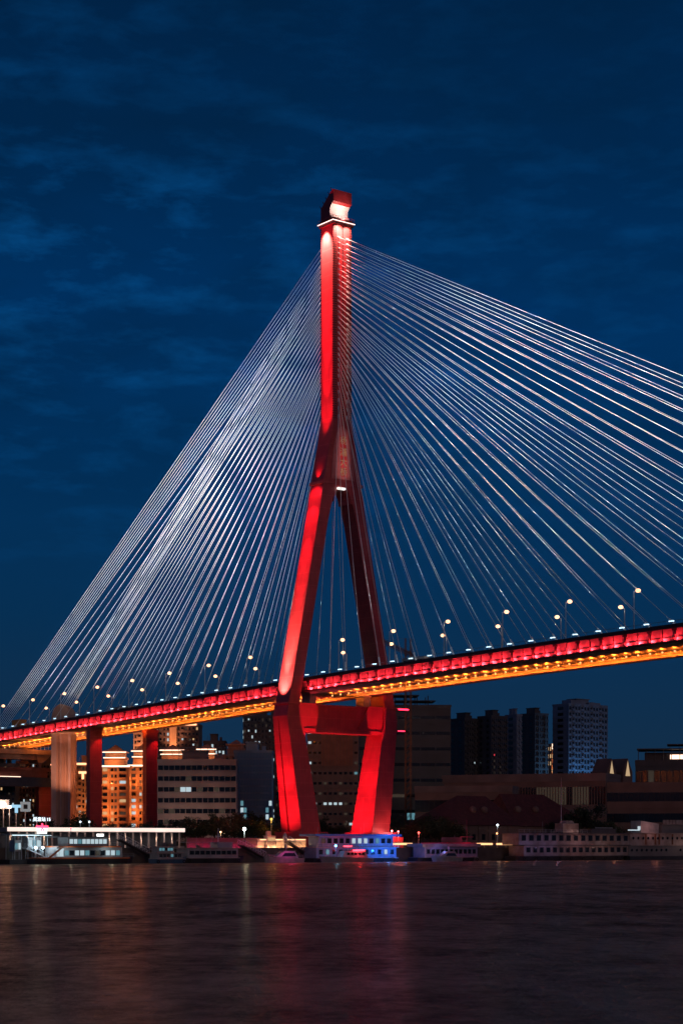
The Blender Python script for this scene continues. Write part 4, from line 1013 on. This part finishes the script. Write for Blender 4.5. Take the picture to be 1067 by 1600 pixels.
mb = MB(); mb.hexa([(2.0, L*.3, 4.5), (3.6, L*.3, 4.5), (3.6, L*.95, .8), (2, L*.95, .8)], [(2, L*.3, 4.8), (3.6, L*.3, 4.8), (3.6, L*.95, 1.1), (2, L*.95, 1.1)])
for q in range(9):
    y = L*(.3+.65*q/8); z = 4.8-3.7*q/8; mb.tube((3.6, y, z), (3.6, y, z+1.1), .06, n=4)
mb.tube((3.6, L*.3, 5.9), (3.6, L*.95, 2.2), .06, n=4); mb.build('ramp', m_rail, r)
for u_ in (46, 57):
    y = LT(u_, a)-t0; mb = MB(); mb.tube((4.0, y, 1), (4.0, y, 4.6), .08); mb.sphere((4.0, y, 4.7), .38, 1); mb.build('dock_lamp', [m_pole, glow('dock lamp', (.7, .9, 1), 12)], r)
    lamp('POINT', 'dock_bulb', r, (4.8, y, 4.7), 260, (.65, .88, 1), rad=.3)
lamp('POINT', 'canopy_bulb', r, (3.4, L*.5, 7.6), 160, (.65, .92, 1), rad=.3)

# floodlight and small lit signs far left
a = -12; t = LT(6, a); zf = ZV(1257, a, t)
r = thing('floodlight_mast', 'dazzling floodlight on a mast at the left edge', 'floodlight', a, t, GZ)
mb = MB(); mb.tube((0, 0, 0), (0, 0, zf-GZ), .18, .12); mb.build('mast', m_pole, r)
mb = MB(); mb.sphere((0, 0, zf-GZ), .8, sz=.8); mb.build('lens', glow('floodlight lens', (1, .72, .55), 30), r)
mb = MB(); mb.box(-.6, -.4, -2.2, 2.2, zf-GZ-1.3, zf-GZ+1.5); mb.build('bracket', m_rail, r)
lamp('POINT', 'flood_bulb', r, (2.4, 0, zf-GZ), 1600, (1, .5, .3), rad=.6)
for u_, v_, w_, lb in ((15.5, 1261, 1.6, 'small square white light right of the dazzling floodlight'), (26, 1261, 2.6, 'cool white T-shaped light sign left of the square signboard'), (40, 1261, 2.6, 'square grey signboard on a post at left')):
    t = LT(u_, a); z = ZV(v_, a, t)-GZ; r = thing('light_sign', lb, 'sign', a, t, GZ)
    mb = MB(); mb.tube((0, 0, 0), (0, 0, z), .12); mb.build('post', m_pole, r)
    if u_ == 40:
        mb = MB(); mb.box(0, .2, -1.7, 1.7, z-1.4, z+1.6); mb.build('board', glow('signboard', (.6, .62, .65), .35), r)
        mb = MB(); mb.box(.2, .25, -.7, .7, z-.6, z+.8); mb.build('emblem', m_black, r)
    elif u_ == 26:
        mb = MB(); mb.box(0, .2, -1.7, 1.7, z-.2, z+.7); mb.box(0, .2, -.5, .5, z-1.8, z-.2); mb.build('board', glow('cool sign', (.4, .75, 1), .9), r)
    else:
        mb = MB(); mb.box(0, .2, -.5, .5, z-.4, z+.4); mb.build('board', g_white, r)

# long white lit gallery
a = 14; t0, t1 = LTs(12, 289, a); L = t1-t0; zc = ZV(1296.5, a, t0+L/2)-GZ
r = thing('riverside_gallery', 'long gallery with a bright white fascia light running along the left bank', 'gallery', a, t0, GZ)
mb = MB(); mb.box(-5, 0, 0, L, zc-.7, zc+.6); mb.build('roof', m_conc, r)
mb = MB(); mb.box(0, .15, 0, L, zc-.55, zc+.62); mb.build('fascia_light', glow('gallery strip', (1, .78, .68), 1.15), r)
mb = MB(); mb.box(-4.8, -4.6, 0, L, 0, zc-.7); mb.build('back_wall', mat('gallery back wall', (.10, .11, .13), .8), r)
cm_ = MB(); cm_.box(-.25, .05, -.25, .25, 0, zc-.7); cme = cm_.mesh('column', m_bwhite)
n = 22
for k in range(n):
    y = L*(k+.4)/n; link('column', cme, r, (-.4, y, 0))
    if k % 2 == 0: lamp('SPOT', 'downlight', r, (.6, y, zc-.8), 900, (1, .72, .55), target=(-.2, y, 0), ang=70, blend=.8)
for k in range(4): lamp('POINT', 'fascia_glow', r, (3.0, L*(k+.5)/4, zc), 350, (1, .8, .7), rad=.5)

# terminal sign: white characters over a red and green emblem
a = 16; t = LT(66, a); zb = ZV(1304, a, t)-GZ; z1 = ZV(1287, a, t)-GZ; z2 = ZV(1280.5, a, t)-GZ
r = thing('terminal_sign', 'neon sign, red cross-shaped top over a white and green emblem, by the gallery', 'sign', a, t, GZ)
mb = MB()
for y in (-1.5, 1.5): mb.tube((-.3, y, 0), (-.3, y, z2+.8), .1)
mb.build('frame', m_pole, r)
mb = MB(); mb.box(.1, .3, -1.95, 1.95, z1-1.2, z1-.55); mb.box(.1, .32, -.22, .22, z1-1.6, z1+.1); mb.box(.31, .4, -.45, -.2, zb+1.0, zb+1.7); mb.box(.31, .4, .2, .45, zb+1.0, zb+1.7); mb.build('red_neon', glow('red neon', (1, .03, .08), 5), r)
mb = MB(); mb.hexa([(0, -1.5, zb+.2), (.3, -1.5, zb+.2), (.3, 1.5, zb+.2), (0, 1.5, zb+.2)], [(0, -1.7, z1-1.3), (.3, -1.7, z1-1.3), (.3, 1.7, z1-1.3), (0, 1.7, z1-1.3)]); mb.build('white_panel', glow('white panel', (.9, 1, .95), 1.6), r)
mb = MB(); mb.box(0, .32, -1.9, 1.9, zb-.3, zb+.2); mb.build('green_neon', glow('green neon', (.1, .8, .35), 1.6), r)
link('sign_characters', text_mesh('轮渡站 15', 1.35, glow('white sign letters', (.8, .93, 1), 2.2), 'sign_characters', .05), r, (.1, 0, z2))

# gangway bridges
def gangway(label, u0, u1, a, z0, z1, wd=1.4):
    t0, t1 = LTs(u0, u1, a); L = t1-t0; r = thing('gangway', label, 'gangway', a, t0, 0, 0, 'gangways down to the pontoons')
    mb = MB(); mb.hexa([(-wd, 0, z0-.3), (wd, 0, z0-.3), (wd, L, z1-.3), (-wd, L, z1-.3)], [(-wd, 0, z0), (wd, 0, z0), (wd, L, z1), (-wd, L, z1)]); mb.build('walkway', m_roofd, r)
    for sg in (-1, 1):
        mb = MB(); n = 9
        for k in range(n+1):
            f = k/n; z = z0+(z1-z0)*f; mb.tube((sg*wd, L*f, z), (sg*wd, L*f, z+1.6), .07, n=4)
            if k < n: mb.tube((sg*wd, L*f, z), (sg*wd, L*(f+1/n), z+(z1-z0)/n+1.6), .05, n=4)
        mb.tube((sg*wd, 0, z0+1.6), (sg*wd, L, z1+1.6), .09, n=4); mb.build('handrail', m_pole, r)
gangway('grey gangway sloping down to the right between the ferry and the blue launch', 186, 236, 27, 7.2, 2.2)
gangway('gangway with pink lit rails sloping down beside the small yacht', 376, 412, 27, 5.5, 1.6)
gangway('gangway sloping down towards the blue lit station barge', 448, 486, 27, 6.6, 1.8)

# generic cabin vessel
_t = MB(); rg_ = []
for k in range(13):
    a_ = 2*math.pi*k/12; c_ = Vector((0, math.cos(a_)*.42, math.sin(a_)*.42)); n_ = c_.normalized()
    rg_.append([tuple(c_+n_*.14*math.cos(b_)+Vector((1, 0, 0))*.14*math.sin(b_)) for b_ in (0, 1.57, 3.14, 4.71)])
_t.loft(rg_, cap=False); TYRE = _t.mesh('tyre_fender', m_tyre)
def vessel(name, label, u0, u1, a, decks, hullm, wallm, roofm, Hh=1.5, Wd=7, bow=.12, cat='boat', pre=None, stern=.05, grp=None):
    t0, t1 = LTs(u0, u1, a); L = t1-t0
    r = thing(name, label, cat, a, t0, 0, 0, grp)
    mb = MB(); hull(mb, L, Wd, Hh, bow=bow, stern=stern); mb.build('hull', hullm, r)
    mb = MB(); mb.box(-Wd*.5+.05, Wd*.5+.06, L*.04, L*(1-bow), Hh-.05, Hh+.12); mb.build('gunwale', roofm, r)
    for k in range(max(3, int(L/5))): link('tyre_fender', TYRE, r, (Wd/2+.1, L*.04+(L*(.94-bow))*k/max(1, int(L/5)-1), Hh-.75))
    zg = decks[-1][3]+.2
    for k in range(max(2, int(L/6))):
        y = L*random.uniform(decks[-1][0]+.04, decks[-1][1]-.06); q = random.uniform(.4, 1.1)
        mb = MB(); mb.box(-q, q*.6, y, y+q*1.4, zg, zg+q*random.uniform(.6, 1.3)); mb.build('roof_box', m_roofd, r)
    for k in range(3):
        y = L*random.uniform(decks[-1][0]+.03, decks[-1][1]-.03); mb = MB(); mb.tube((.5, y, zg), (.5, y, zg+random.uniform(1.5, 4.5)), .05, n=4); mb.build('aerial', m_rail, r)
    for (f0, f1, z0, z1, inset, wn, kinds, wsz) in decks:
        x = Wd/2-inset
        mb = MB(); mb.box(-x, x, L*f0, L*f1, z0, z1); mb.build('deckhouse', wallm, r)
        mb = MB(); mb.box(-x-.5, x+.7, L*f0-.5, L*f1+.5, z1, z1+.22); mb.build('deck_roof', roofm, r)
        if wn: windows(r, x, lin(L*f0+.5, L*f1-.5, wn), z0+(z1-z0)*.36, wsz[0], wsz[1], kinds)
    return r, L, Wd
r, L, Wd = vessel('launch', 'blue and white launch moored left of the long barge', 238, 287, 33, [(.05, .85, 1.3, 3.0, .6, 6, 'dddt', (.9, .8)), (.08, .6, 3.2, 4.8, 1.0, 5, 'ttdt', (1.0, .8))], m_hullb, m_wpaint, m_bwhite, 1.3, 5.5)
mb = MB(); rail(mb, L*.05, L*.9, 2.6, 1.4); mb.build('railing', m_rail, r)
r, L, Wd = vessel('house_barge', 'long white house barge with square dark windows under a pink lit wall', 283, 376, 30, [(.02, .86, 1.5, 4.4, .4, 9, 'd', (1.5, 1.2))], m_hull, m_wpaint, m_bwhite, 1.5, 7)
mb = MB(); mb.box(-1, 2, L*.02, L*.82, 6.2, 6.35)
for y in lin(L*.02, L*.82, 7): mb.tube((1.8, y, 4.6), (1.8, y, 6.2), .07, n=4)
mb.box(-2, 2, L*.55, L*.8, 4.6, 6.2); mb.build('upper_awning', m_rail, r)
mb = MB(); mb.tube((0, L*.62, 6), (0, L*.62, 10.5), .16, .08); mb.box(-.4, .4, L*.62-.8, L*.62+.8, 8, 8.2); mb.build('mast', m_pole, r)

# pink and warm lit quay parapets
def litwall(label, u0, u1, a, z0, z1, col, power, n, wm):
    t0, t1 = LTs(u0, u1, a); L = t1-t0; r = thing('parapet_wall', label, 'wall', a, t0, 0)
    mb = MB(); mb.box(-.3, 0, 0, L, z0, z1); mb.box(-.45, .15, -.1, L+.1, z1, z1+.25)
    for k in range(int(L/2.4)): mb.box(0, .08, k*2.4, k*2.4+.2, z0, z1)
    mb.build('wall', wm, r)
    for k in range(n): lamp('POINT', 'wall_lamp', r, (1.3, L*(k+.5)/n, z0+.3), power, col, rad=.25)
    return r, L
litwall('quay parapet wall lit magenta behind the white house barge', 292, 402, 21, 4.2, 7.4, (1, .03, .22), 90, 10, m_bbrown)
r, L = litwall('quay parapet wall lit warm yellow behind the small yacht', 402, 478, 21, 4.2, 7.2, (1, .5, .22), 260, 8, m_bwhite)
mb = MB(); mb.box(.2, .35, L*.05, L*.98, 7.0, 7.25); mb.build('light_strip', glow('warm strip', (1, .55, .28), 2.4), r)
for i, (u0, u1, lb) in enumerate(((612, 644, 'canopy with a warm light strip just right of the blue station barge'), (737, 769, 'canopy with a warm light strip right of the small pontoon'), (775, 800, 'canopy with a warm light strip left of the two-deck houseboat'))):
    a = 22; t0, t1 = LTs(u0, u1, a); L = t1-t0; r = thing('lit_canopy', lb, 'canopy', a, t0, GZ)
    mb = MB(); mb.box(-3, 0, 0, L, 1.9, 2.15)
    for y in lin(0, L, 4): mb.tube((-.3, y, -2), (-.3, y, 1.9), .1)
    mb.build('roof', m_roofd, r)
    mb = MB(); mb.box(0, .1, 0, L, 1.25, 1.9); mb.build('light_strip', glow('warm canopy strip', (1, .50, .22), 1.8), r)
    lamp('POINT', 'canopy_bulb', r, (1.2, L/2, 1.2), 160, (1, .5, .22), rad=.3)

# small yacht
def yacht(label, u0, u1, a, sc=1.0, cat='motor boat', colr=m_wpaint):
    t0, t1 = LTs(u0, u1, a); L = t1-t0; r = thing('motor_boat', label, cat, a, t0, 0)
    mb = MB(); rg = []
    for k in range(11):   # bow points left (towards -y)
        f = k/10; w = min(1, (f+.02)/.35)**.6; sh = (1.6-.5*f)*sc
        rg.append([(-1.7*w*sc, f*L, sh), (-1.2*w*sc, f*L+(.8 if k == 0 else 0), -.4), (1.2*w*sc, f*L+(.8 if k == 0 else 0), -.4), (1.7*w*sc, f*L, sh)])
    mb.loft(rg); mb.build('hull', colr, r)
    mb = MB(); rg = []
    for f, h, w in ((.28, 1.45, .6), (.42, 2.4, 1.1), (.50, 2.9, 1.2), (.78, 2.9, 1.2), (.86, 1.3, 1.1)):
        rg.append([(-w*sc, f*L, 1.1*sc), (w*sc, f*L, 1.1*sc), (w*.85*sc, f*L, h*sc), (-w*.85*sc, f*L, h*sc)])
    mb.loft(rg); mb.build('cabin', colr, r)
    mb = MB(); mb.hexa([(1.12*sc, L*.42, 1.6*sc), (1.25*sc, L*.42, 1.6*sc), (1.25*sc, L*.80, 1.6*sc), (1.12*sc, L*.80, 1.6*sc)], [(1.0*sc, L*.50, 2.4*sc), (1.12*sc, L*.50, 2.4*sc), (1.12*sc, L*.76, 2.4*sc), (1.0*sc, L*.76, 2.4*sc)]); mb.build('cabin_window', m_glass, r)
    mb = MB(); mb.tube((0, L*.6, 2.8*sc), (0, L*.62, 4.6*sc), .08); rail(mb, L*.84, L*.98, 1.3*sc, 1.1*sc, .9, 1); rail(mb, L*.03, L*.25, .8*sc, 1.5*sc, .6, 1); mb.build('rail_and_mast', m_pole, r)
    return r, L
r, L = yacht('small pale motor yacht lit magenta left of the pylon foot', 412, 470, 37, 1.25)
lamp('POINT', 'deck_bulb', r, (5, L*.5, 4), 420, (1, .06, .45), rad=.3)
# slim shelter tower / cowl and red-white boxes on the bank by the yacht
a = 25; t = LT(451.5, a); r = thing('ventilation_cowl', 'slim pale bullet-shaped cowl standing on the quay behind the small yacht', 'cowl', a-2, t, GZ)
mb = MB(); mb.loft([[(rr*math.cos(q*math.pi/5), rr*math.sin(q*math.pi/5), z) for q in range(10)] for rr, z in ((.75, 0), (.75, 3.4), (.6, 4.3), (.3, 5.0), (.03, 5.3))]); mb.build('shell', m_wpaint, r)
t = LT(433, a); r = thing('control_cabin', 'little red and white control cabin on the quay behind the yacht', 'cabin', a-4, t, GZ)
mb = MB(); mb.box(-1, 1, -1.6, 1.6, 0, 4.0); mb.box(-1.2, 1.2, -1.8, 1.8, 4.0, 4.2); mb.box(-.4, .4, -1.2, .2, 4.2, 5.6); mb.build('walls', m_bwhite, r)
mb = MB(); mb.box(1.0, 1.1, -1.4, 1.4, 2.6, 3.6); mb.build('window', w_warm, r)
lamp('POINT', 'cabin_bulb', r, (2.4, 0, 4.4), 120, (1, .2, .1), rad=.2)

# blue lit station barge
r, L, Wd = vessel('station_barge', 'two-storey station barge lit blue in front of the pylon foot', 482, 613, 31,
     [(.02, .97, 1.3, 4.6, .8, 12, 'dtddddtdddcd', (1.3, 1.5)), (.06, .94, 4.8, 8.0, 1.2, 12, 'mddddcccdtdd', (1.5, 1.6))], m_hull, mat('pale blue cabin paint', (.26, .32, .44), .5), m_bwhite, 1.3, 8, .02, 'barge')
mb = MB(); mb.box(-4.2, 4.4, -.5, L*1.01, 8.2, 8.9); mb.build('roof_fascia', mat('blue roof fascia', (.10, .22, .50), .5), r)
mb = MB(); rail(mb, L*.02, L*1.0, 3.7, 4.8, 1.1, 2.2); mb.build('railing', m_pole, r)
for y, c, p in ((.98, (.02, .18, 1), 1100), (.78, (.02, .18, 1), 1100), (.62, (.04, .22, 1), 420), (.24, (1, .16, .45), 90)):
    lamp('POINT', 'wash_bulb', r, (7.5, L*y, 3.6), p, c, rad=.3)
lamp('POINT', 'wash_bulb', r, (7, L*.85, 8.6), 500, (.06, .28, 1), rad=.3)
# patrol boat
a = 40; t0, t1 = LTs(500, 578, a); L = t1-t0
r = thing('patrol_boat', 'grey patrol boat with blue and red flashing lights in front of the station barge', 'patrol boat', a, t0, 0)
mb = MB(); rg = []
for k in range(11):
    f = k/10; w = min(1, (f+.02)/.3)**.6; sh = 1.9-.6*f
    rg.append([(-2*w, f*L, sh), (-1.5*w, f*L+(1 if k == 0 else 0), -.4), (1.5*w, f*L+(1 if k == 0 else 0), -.4), (2*w, f*L, sh)])
mb.loft(rg); mb.build('hull', mat('grey hull paint', (.22, .22, .24), .5), r)
mb = MB(); mb.hexa([(-1.5, L*.38, 1.4), (1.5, L*.38, 1.4), (1.5, L*.9, 1.2), (-1.5, L*.9, 1.2)], [(-1.3, L*.45, 3.6), (1.3, L*.45, 3.6), (1.3, L*.86, 3.6), (-1.3, L*.86, 3.6)]); mb.build('cabin', m_wpaint, r)
windows(r, 1.42, lin(L*.47, L*.84, 5), 2.3, 1.0, .8, 'd')
mb = MB(); mb.box(-1.2, 1.3, L*.5, L*.62, 3.6, 3.9); mb.tube((0, L*.6, 3.6), (0, L*.6, 6.0), .07); mb.build('light_bar', m_roofd, r)
mb = MB(); mb.box(1.3, 1.5, L*.60, L*.84, 3.55, 3.95); mb.build('red_light', glow('red police light', (1, .03, .05), 9), r)
mb = MB(); mb.sphere((1.3, L*.26, 5.2), .35); mb.tube((1.3, L*.26, 1.4), (1.3, L*.26, 5.2), .06, mi=1); mb.build('blue_light', [glow('blue police light', (.1, .5, 1), 14), m_pole], r)
mb = MB(); mb.box(1.2, 1.4, L*.42, L*.58, 4.9, 5.2); mb.tube((1.2, L*.5, 3.6), (1.2, L*.5, 5), .06, mi=1); mb.build('red_light', [glow('red police light', (1, .03, .05), 9), m_pole], r)
lamp('POINT', 'red_bulb', r, (2.6, L*.7, 3.8), 700, (1, .03, .05), rad=.3); lamp('POINT', 'blue_bulb', r, (2.2, L*.26, 5.2), 260, (.1, .45, 1), rad=.3)
mb = MB(); rail(mb, L*.05, L*.36, 1.4, 1.6, .8, 1.2); mb.build('railing', m_pole, r)

# small pontoon office and speedboat
r, L, Wd = vessel('pontoon_office', 'low pontoon office with a red edged roof right of the blue station barge', 645, 738, 30, [(.10, .98, 1.3, 4.7, .5, 11, 'd', (1.3, 1.5))], m_hull, mat('violet grey paint', (.36, .34, .46), .5), m_wpaint, 1.3, 7, .02, 'pontoon')
mb = MB(); mb.box(-3.8, 4.2, L*.02, L, 4.9, 5.9); mb.build('roof_fascia', m_wpaint, r)
mb = MB(); mb.box(4.2, 4.3, L*.0, L*.92, 5.9, 6.25); mb.build('red_edge', mat('crimson paint', (.55, .03, .08), .5), r)
mb = MB()
for y in lin(L*.36, L*.70, 6): mb.box(3.4, 3.5, y-.85, y+.85, 6.3, 8.0)
mb.build('sign_panels', m_bbrown, r)
mb = MB(); mb.tube((0, L*.90, 6), (0, L*.90, 14), .09, .05); mb.box(-.6, .6, L*.90-2.4, L*.90+2.4, 8.0, 8.3); mb.build('mast', mat('crimson mast', (.55, .06, .12), .5), r)
lamp('POINT', 'wash_bulb', r, (6, L*.3, 4), 90, (.3, .3, 1), rad=.3); lamp('POINT', 'wash_bulb', r, (6, L*.75, 7.5), 160, (1, .05, .2), rad=.3)
lamp('POINT', 'wash_bulb', r, (5, L*.03, 3.5), 90, (1, .5, .3), rad=.3)
r, L = yacht('small speedboat with a red lit roof moored against the low pontoon office', 674, 717, 37, 1.15)
lamp('POINT', 'deck_bulb', r, (2, L*.6, 6.2), 90, (1, .05, .2), rad=.2)

# two-deck houseboat
r, L, Wd = vessel('houseboat', 'weathered white two-deck houseboat with dark square windows, right side', 797, 972, 31,
     [(.05, .985, 1.6, 5.2, .7, 16, 'd', (1.7, 1.7)), (.0, .99, 5.5, 9.4, .3, 15, 'd', (1.9, 1.9))], m_hull, m_wrust, m_roofd, 1.6, 9, .02, 'houseboat')
mb = MB(); rail(mb, L*.0, L*.6, 4.2, 9.6, 1.1, 2.4); mb.build('railing', m_pole, r)
mb = MB(); mb.box(-2, 2, L*.42, L*.56, 9.6, 13.0); mb.hexa([(-1.6, L*.45, 13), (1.6, L*.45, 13), (1.6, L*.53, 13), (-1.6, L*.53, 13)], [(-1.2, L*.46, 14), (1.2, L*.46, 14), (1.2, L*.52, 14), (-1.2, L*.52, 14)]); mb.build('wheelhouse', m_wrust, r)
mb = MB(); mb.tube((0, L*.44, 12), (0, L*.44, 29), .12, .05); mb.box(2.5, 2.6, L*.70, L*.86, 11.4, 11.6); mb.build('mast', m_pole, r)
mb = MB(); mb.box(-3, 2.8, L*.66, L*.88, 9.6, 11.2); mb.build('roof_cabin', m_roofd, r)
for y, p, c in ((.05, 130, (.6, .4, 1)), (.25, 130, (.6, .4, 1)), (.5, 150, (1, .45, .5)), (.75, 120, (1, .55, .45))):
    lamp('POINT', 'wash_bulb', r, (9, L*y, 5), p, c, rad=.4)
lamp('POINT', 'wash_bulb', r, (6, L*.49, 10.5), 140, (1, .5, .4), rad=.4)
# long hulk with portholes
a = 31; t0, t1 = LTs(969, 1130, a); L = t1-t0
r = thing('accommodation_ship', 'rust-streaked white accommodation ship with round portholes at the right edge', 'ship', a, t0, 0)
mb = MB(); mb.box(-4.5, 4.5, 0, L, -.6, 1.4); mb.build('hull', m_hull, r)
mb = MB(); mb.box(-4, 4, 0, L, 1.4, 5.2); mb.build('lower_deckhouse', m_bgrey, r)
mb = MB(); mb.box(-4.2, 4.3, .2, L, 5.2, 9.6); mb.box(-4.4, 4.6, .0, L, 9.6, 9.8)
mb.build('upper_deckhouse', m_wrust, r)
mb = MB()
for k in (8, 13, 15, 22, 31): mb.box(4.3, 4.33, k, k+.9, 5.6, 9.4)
mb.build('rust_streaks', mat('rust', (.16, .06, .03), .9), r)
pm = MB(); pm.tube((0, 0, 0), (.1, 0, 0), .52, n=12); pme = pm.mesh('porthole', w_dark)
for k in range(16):
    link('porthole', pme, r, (4.3, 2+k*2.55, 7.9)); link('porthole', pme, r, (4.0, 1.6+k*2.55, 3.6)) if k not in (8, 9) else None
mb = MB(); mb.box(-3, 3, L*.33, L, 9.8, 12.6); mb.box(-3.4, 3.6, L*.32, L, 12.6, 12.8); mb.build('top_deckhouse', m_bgrey, r)
mb = MB()
for k in range(16): mb.box(3.4, 3.5, L*.33+k*1.75, L*.33+k*1.75+1.45, 13.1, 14.6)
mb.box(3.3, 3.4, L*.32, L, 12.8, 13.0); mb.build('roof_sign_panels', m_wrust, r)
mb = MB(); mb.hexa([(-2.5, L*.14, 9.8), (2.5, L*.14, 9.8), (2.5, L*.31, 9.8), (-2.5, L*.31, 9.8)], [(-2.5, L*.14, 14.2), (2.5, L*.14, 14.2), (2.5, L*.31, 13.2), (-2.5, L*.31, 13.2)]); mb.build('sloping_cabin', m_wpaint, r)
mb = MB(); mb.box(2.5, 2.6, L*.02, L*.13, 10.6, 11.0); mb.box(2.5, 2.6, L*.11, L*.135, 10.9, 12.2); mb.build('lit_window', w_cool, r)
lamp('POINT', 'wash_bulb', r, (7, L*.2, 12), 300, (1, .42, .38), rad=.4); lamp('POINT', 'wash_bulb', r, (9, L*.5, 6), 160, (1, .6, .5), rad=.4)

# bank lamp posts
def bank_lamp(u, v, a, label, col=(1, .95, .85), es=8, p=120, rad=.35):
    t = LT(u, a); z = ZV(v, a, t)-GZ; r = thing('lamp_post', label, 'lamp post', a, t, GZ, 0, 'lamp posts on the bank')
    mb = MB(); mb.tube((0, 0, 0), (0, 0, z), .1, .07); mb.tube((0, 0, 0), (0, 0, .5), .18); mb.build('post', m_pole, r)
    mb = MB(); mb.sphere((0, 0, z+rad*.6), rad); mb.build('globe', glow('globe %s' % str(col), col, es), r)
    lamp('POINT', 'post_bulb', r, (1.0, 0, z), p, col, rad=.3)
bank_lamp(382, 1297, 8, 'bright white lamp post left of the pylon foot', (.85, 1, .95), 14, 700, .55)
bank_lamp(345, 1301, 10, 'small warm lamp post in front of the olive trees', (1, .55, .25), 4, 420, .3)
bank_lamp(126, 1285, 4, 'small cool lamp under the trees below the left red pier', (.75, .9, 1), 5, 30, .28)
bank_lamp(140, 1285, 4, 'small cool lamp just right of another, below the left red pier', (.75, .9, 1), 5, 30, .28)
bank_lamp(654, 1302, 10, 'red lit lamp post behind the low pontoon office', (1, .08, .06), 6, 260, .35)
bank_lamp(777, 1290, 6, 'pair-topped white lamp post in front of the left red-roofed shed', (.8, .95, 1), 8, 200, .35)
bank_lamp(776, 1303, 8, 'short orange lamp post below the white one by the shed', (1, .4, .15), 5, 160, .3)
bank_lamp(612, 1299, 10, 'small red-pink lamp right of the pylon foot', (1, .25, .25), 6, 900, .3)
bank_lamp(622, 1300, 10, 'small red-pink lamp, second right of the pylon foot', (1, .2, .2), 6, 1600, .3)
bank_lamp(424, 1281, -14, 'yellow glowing lamp among the trees left of the pylon', (1, .55, .08), 3, 500, .4)
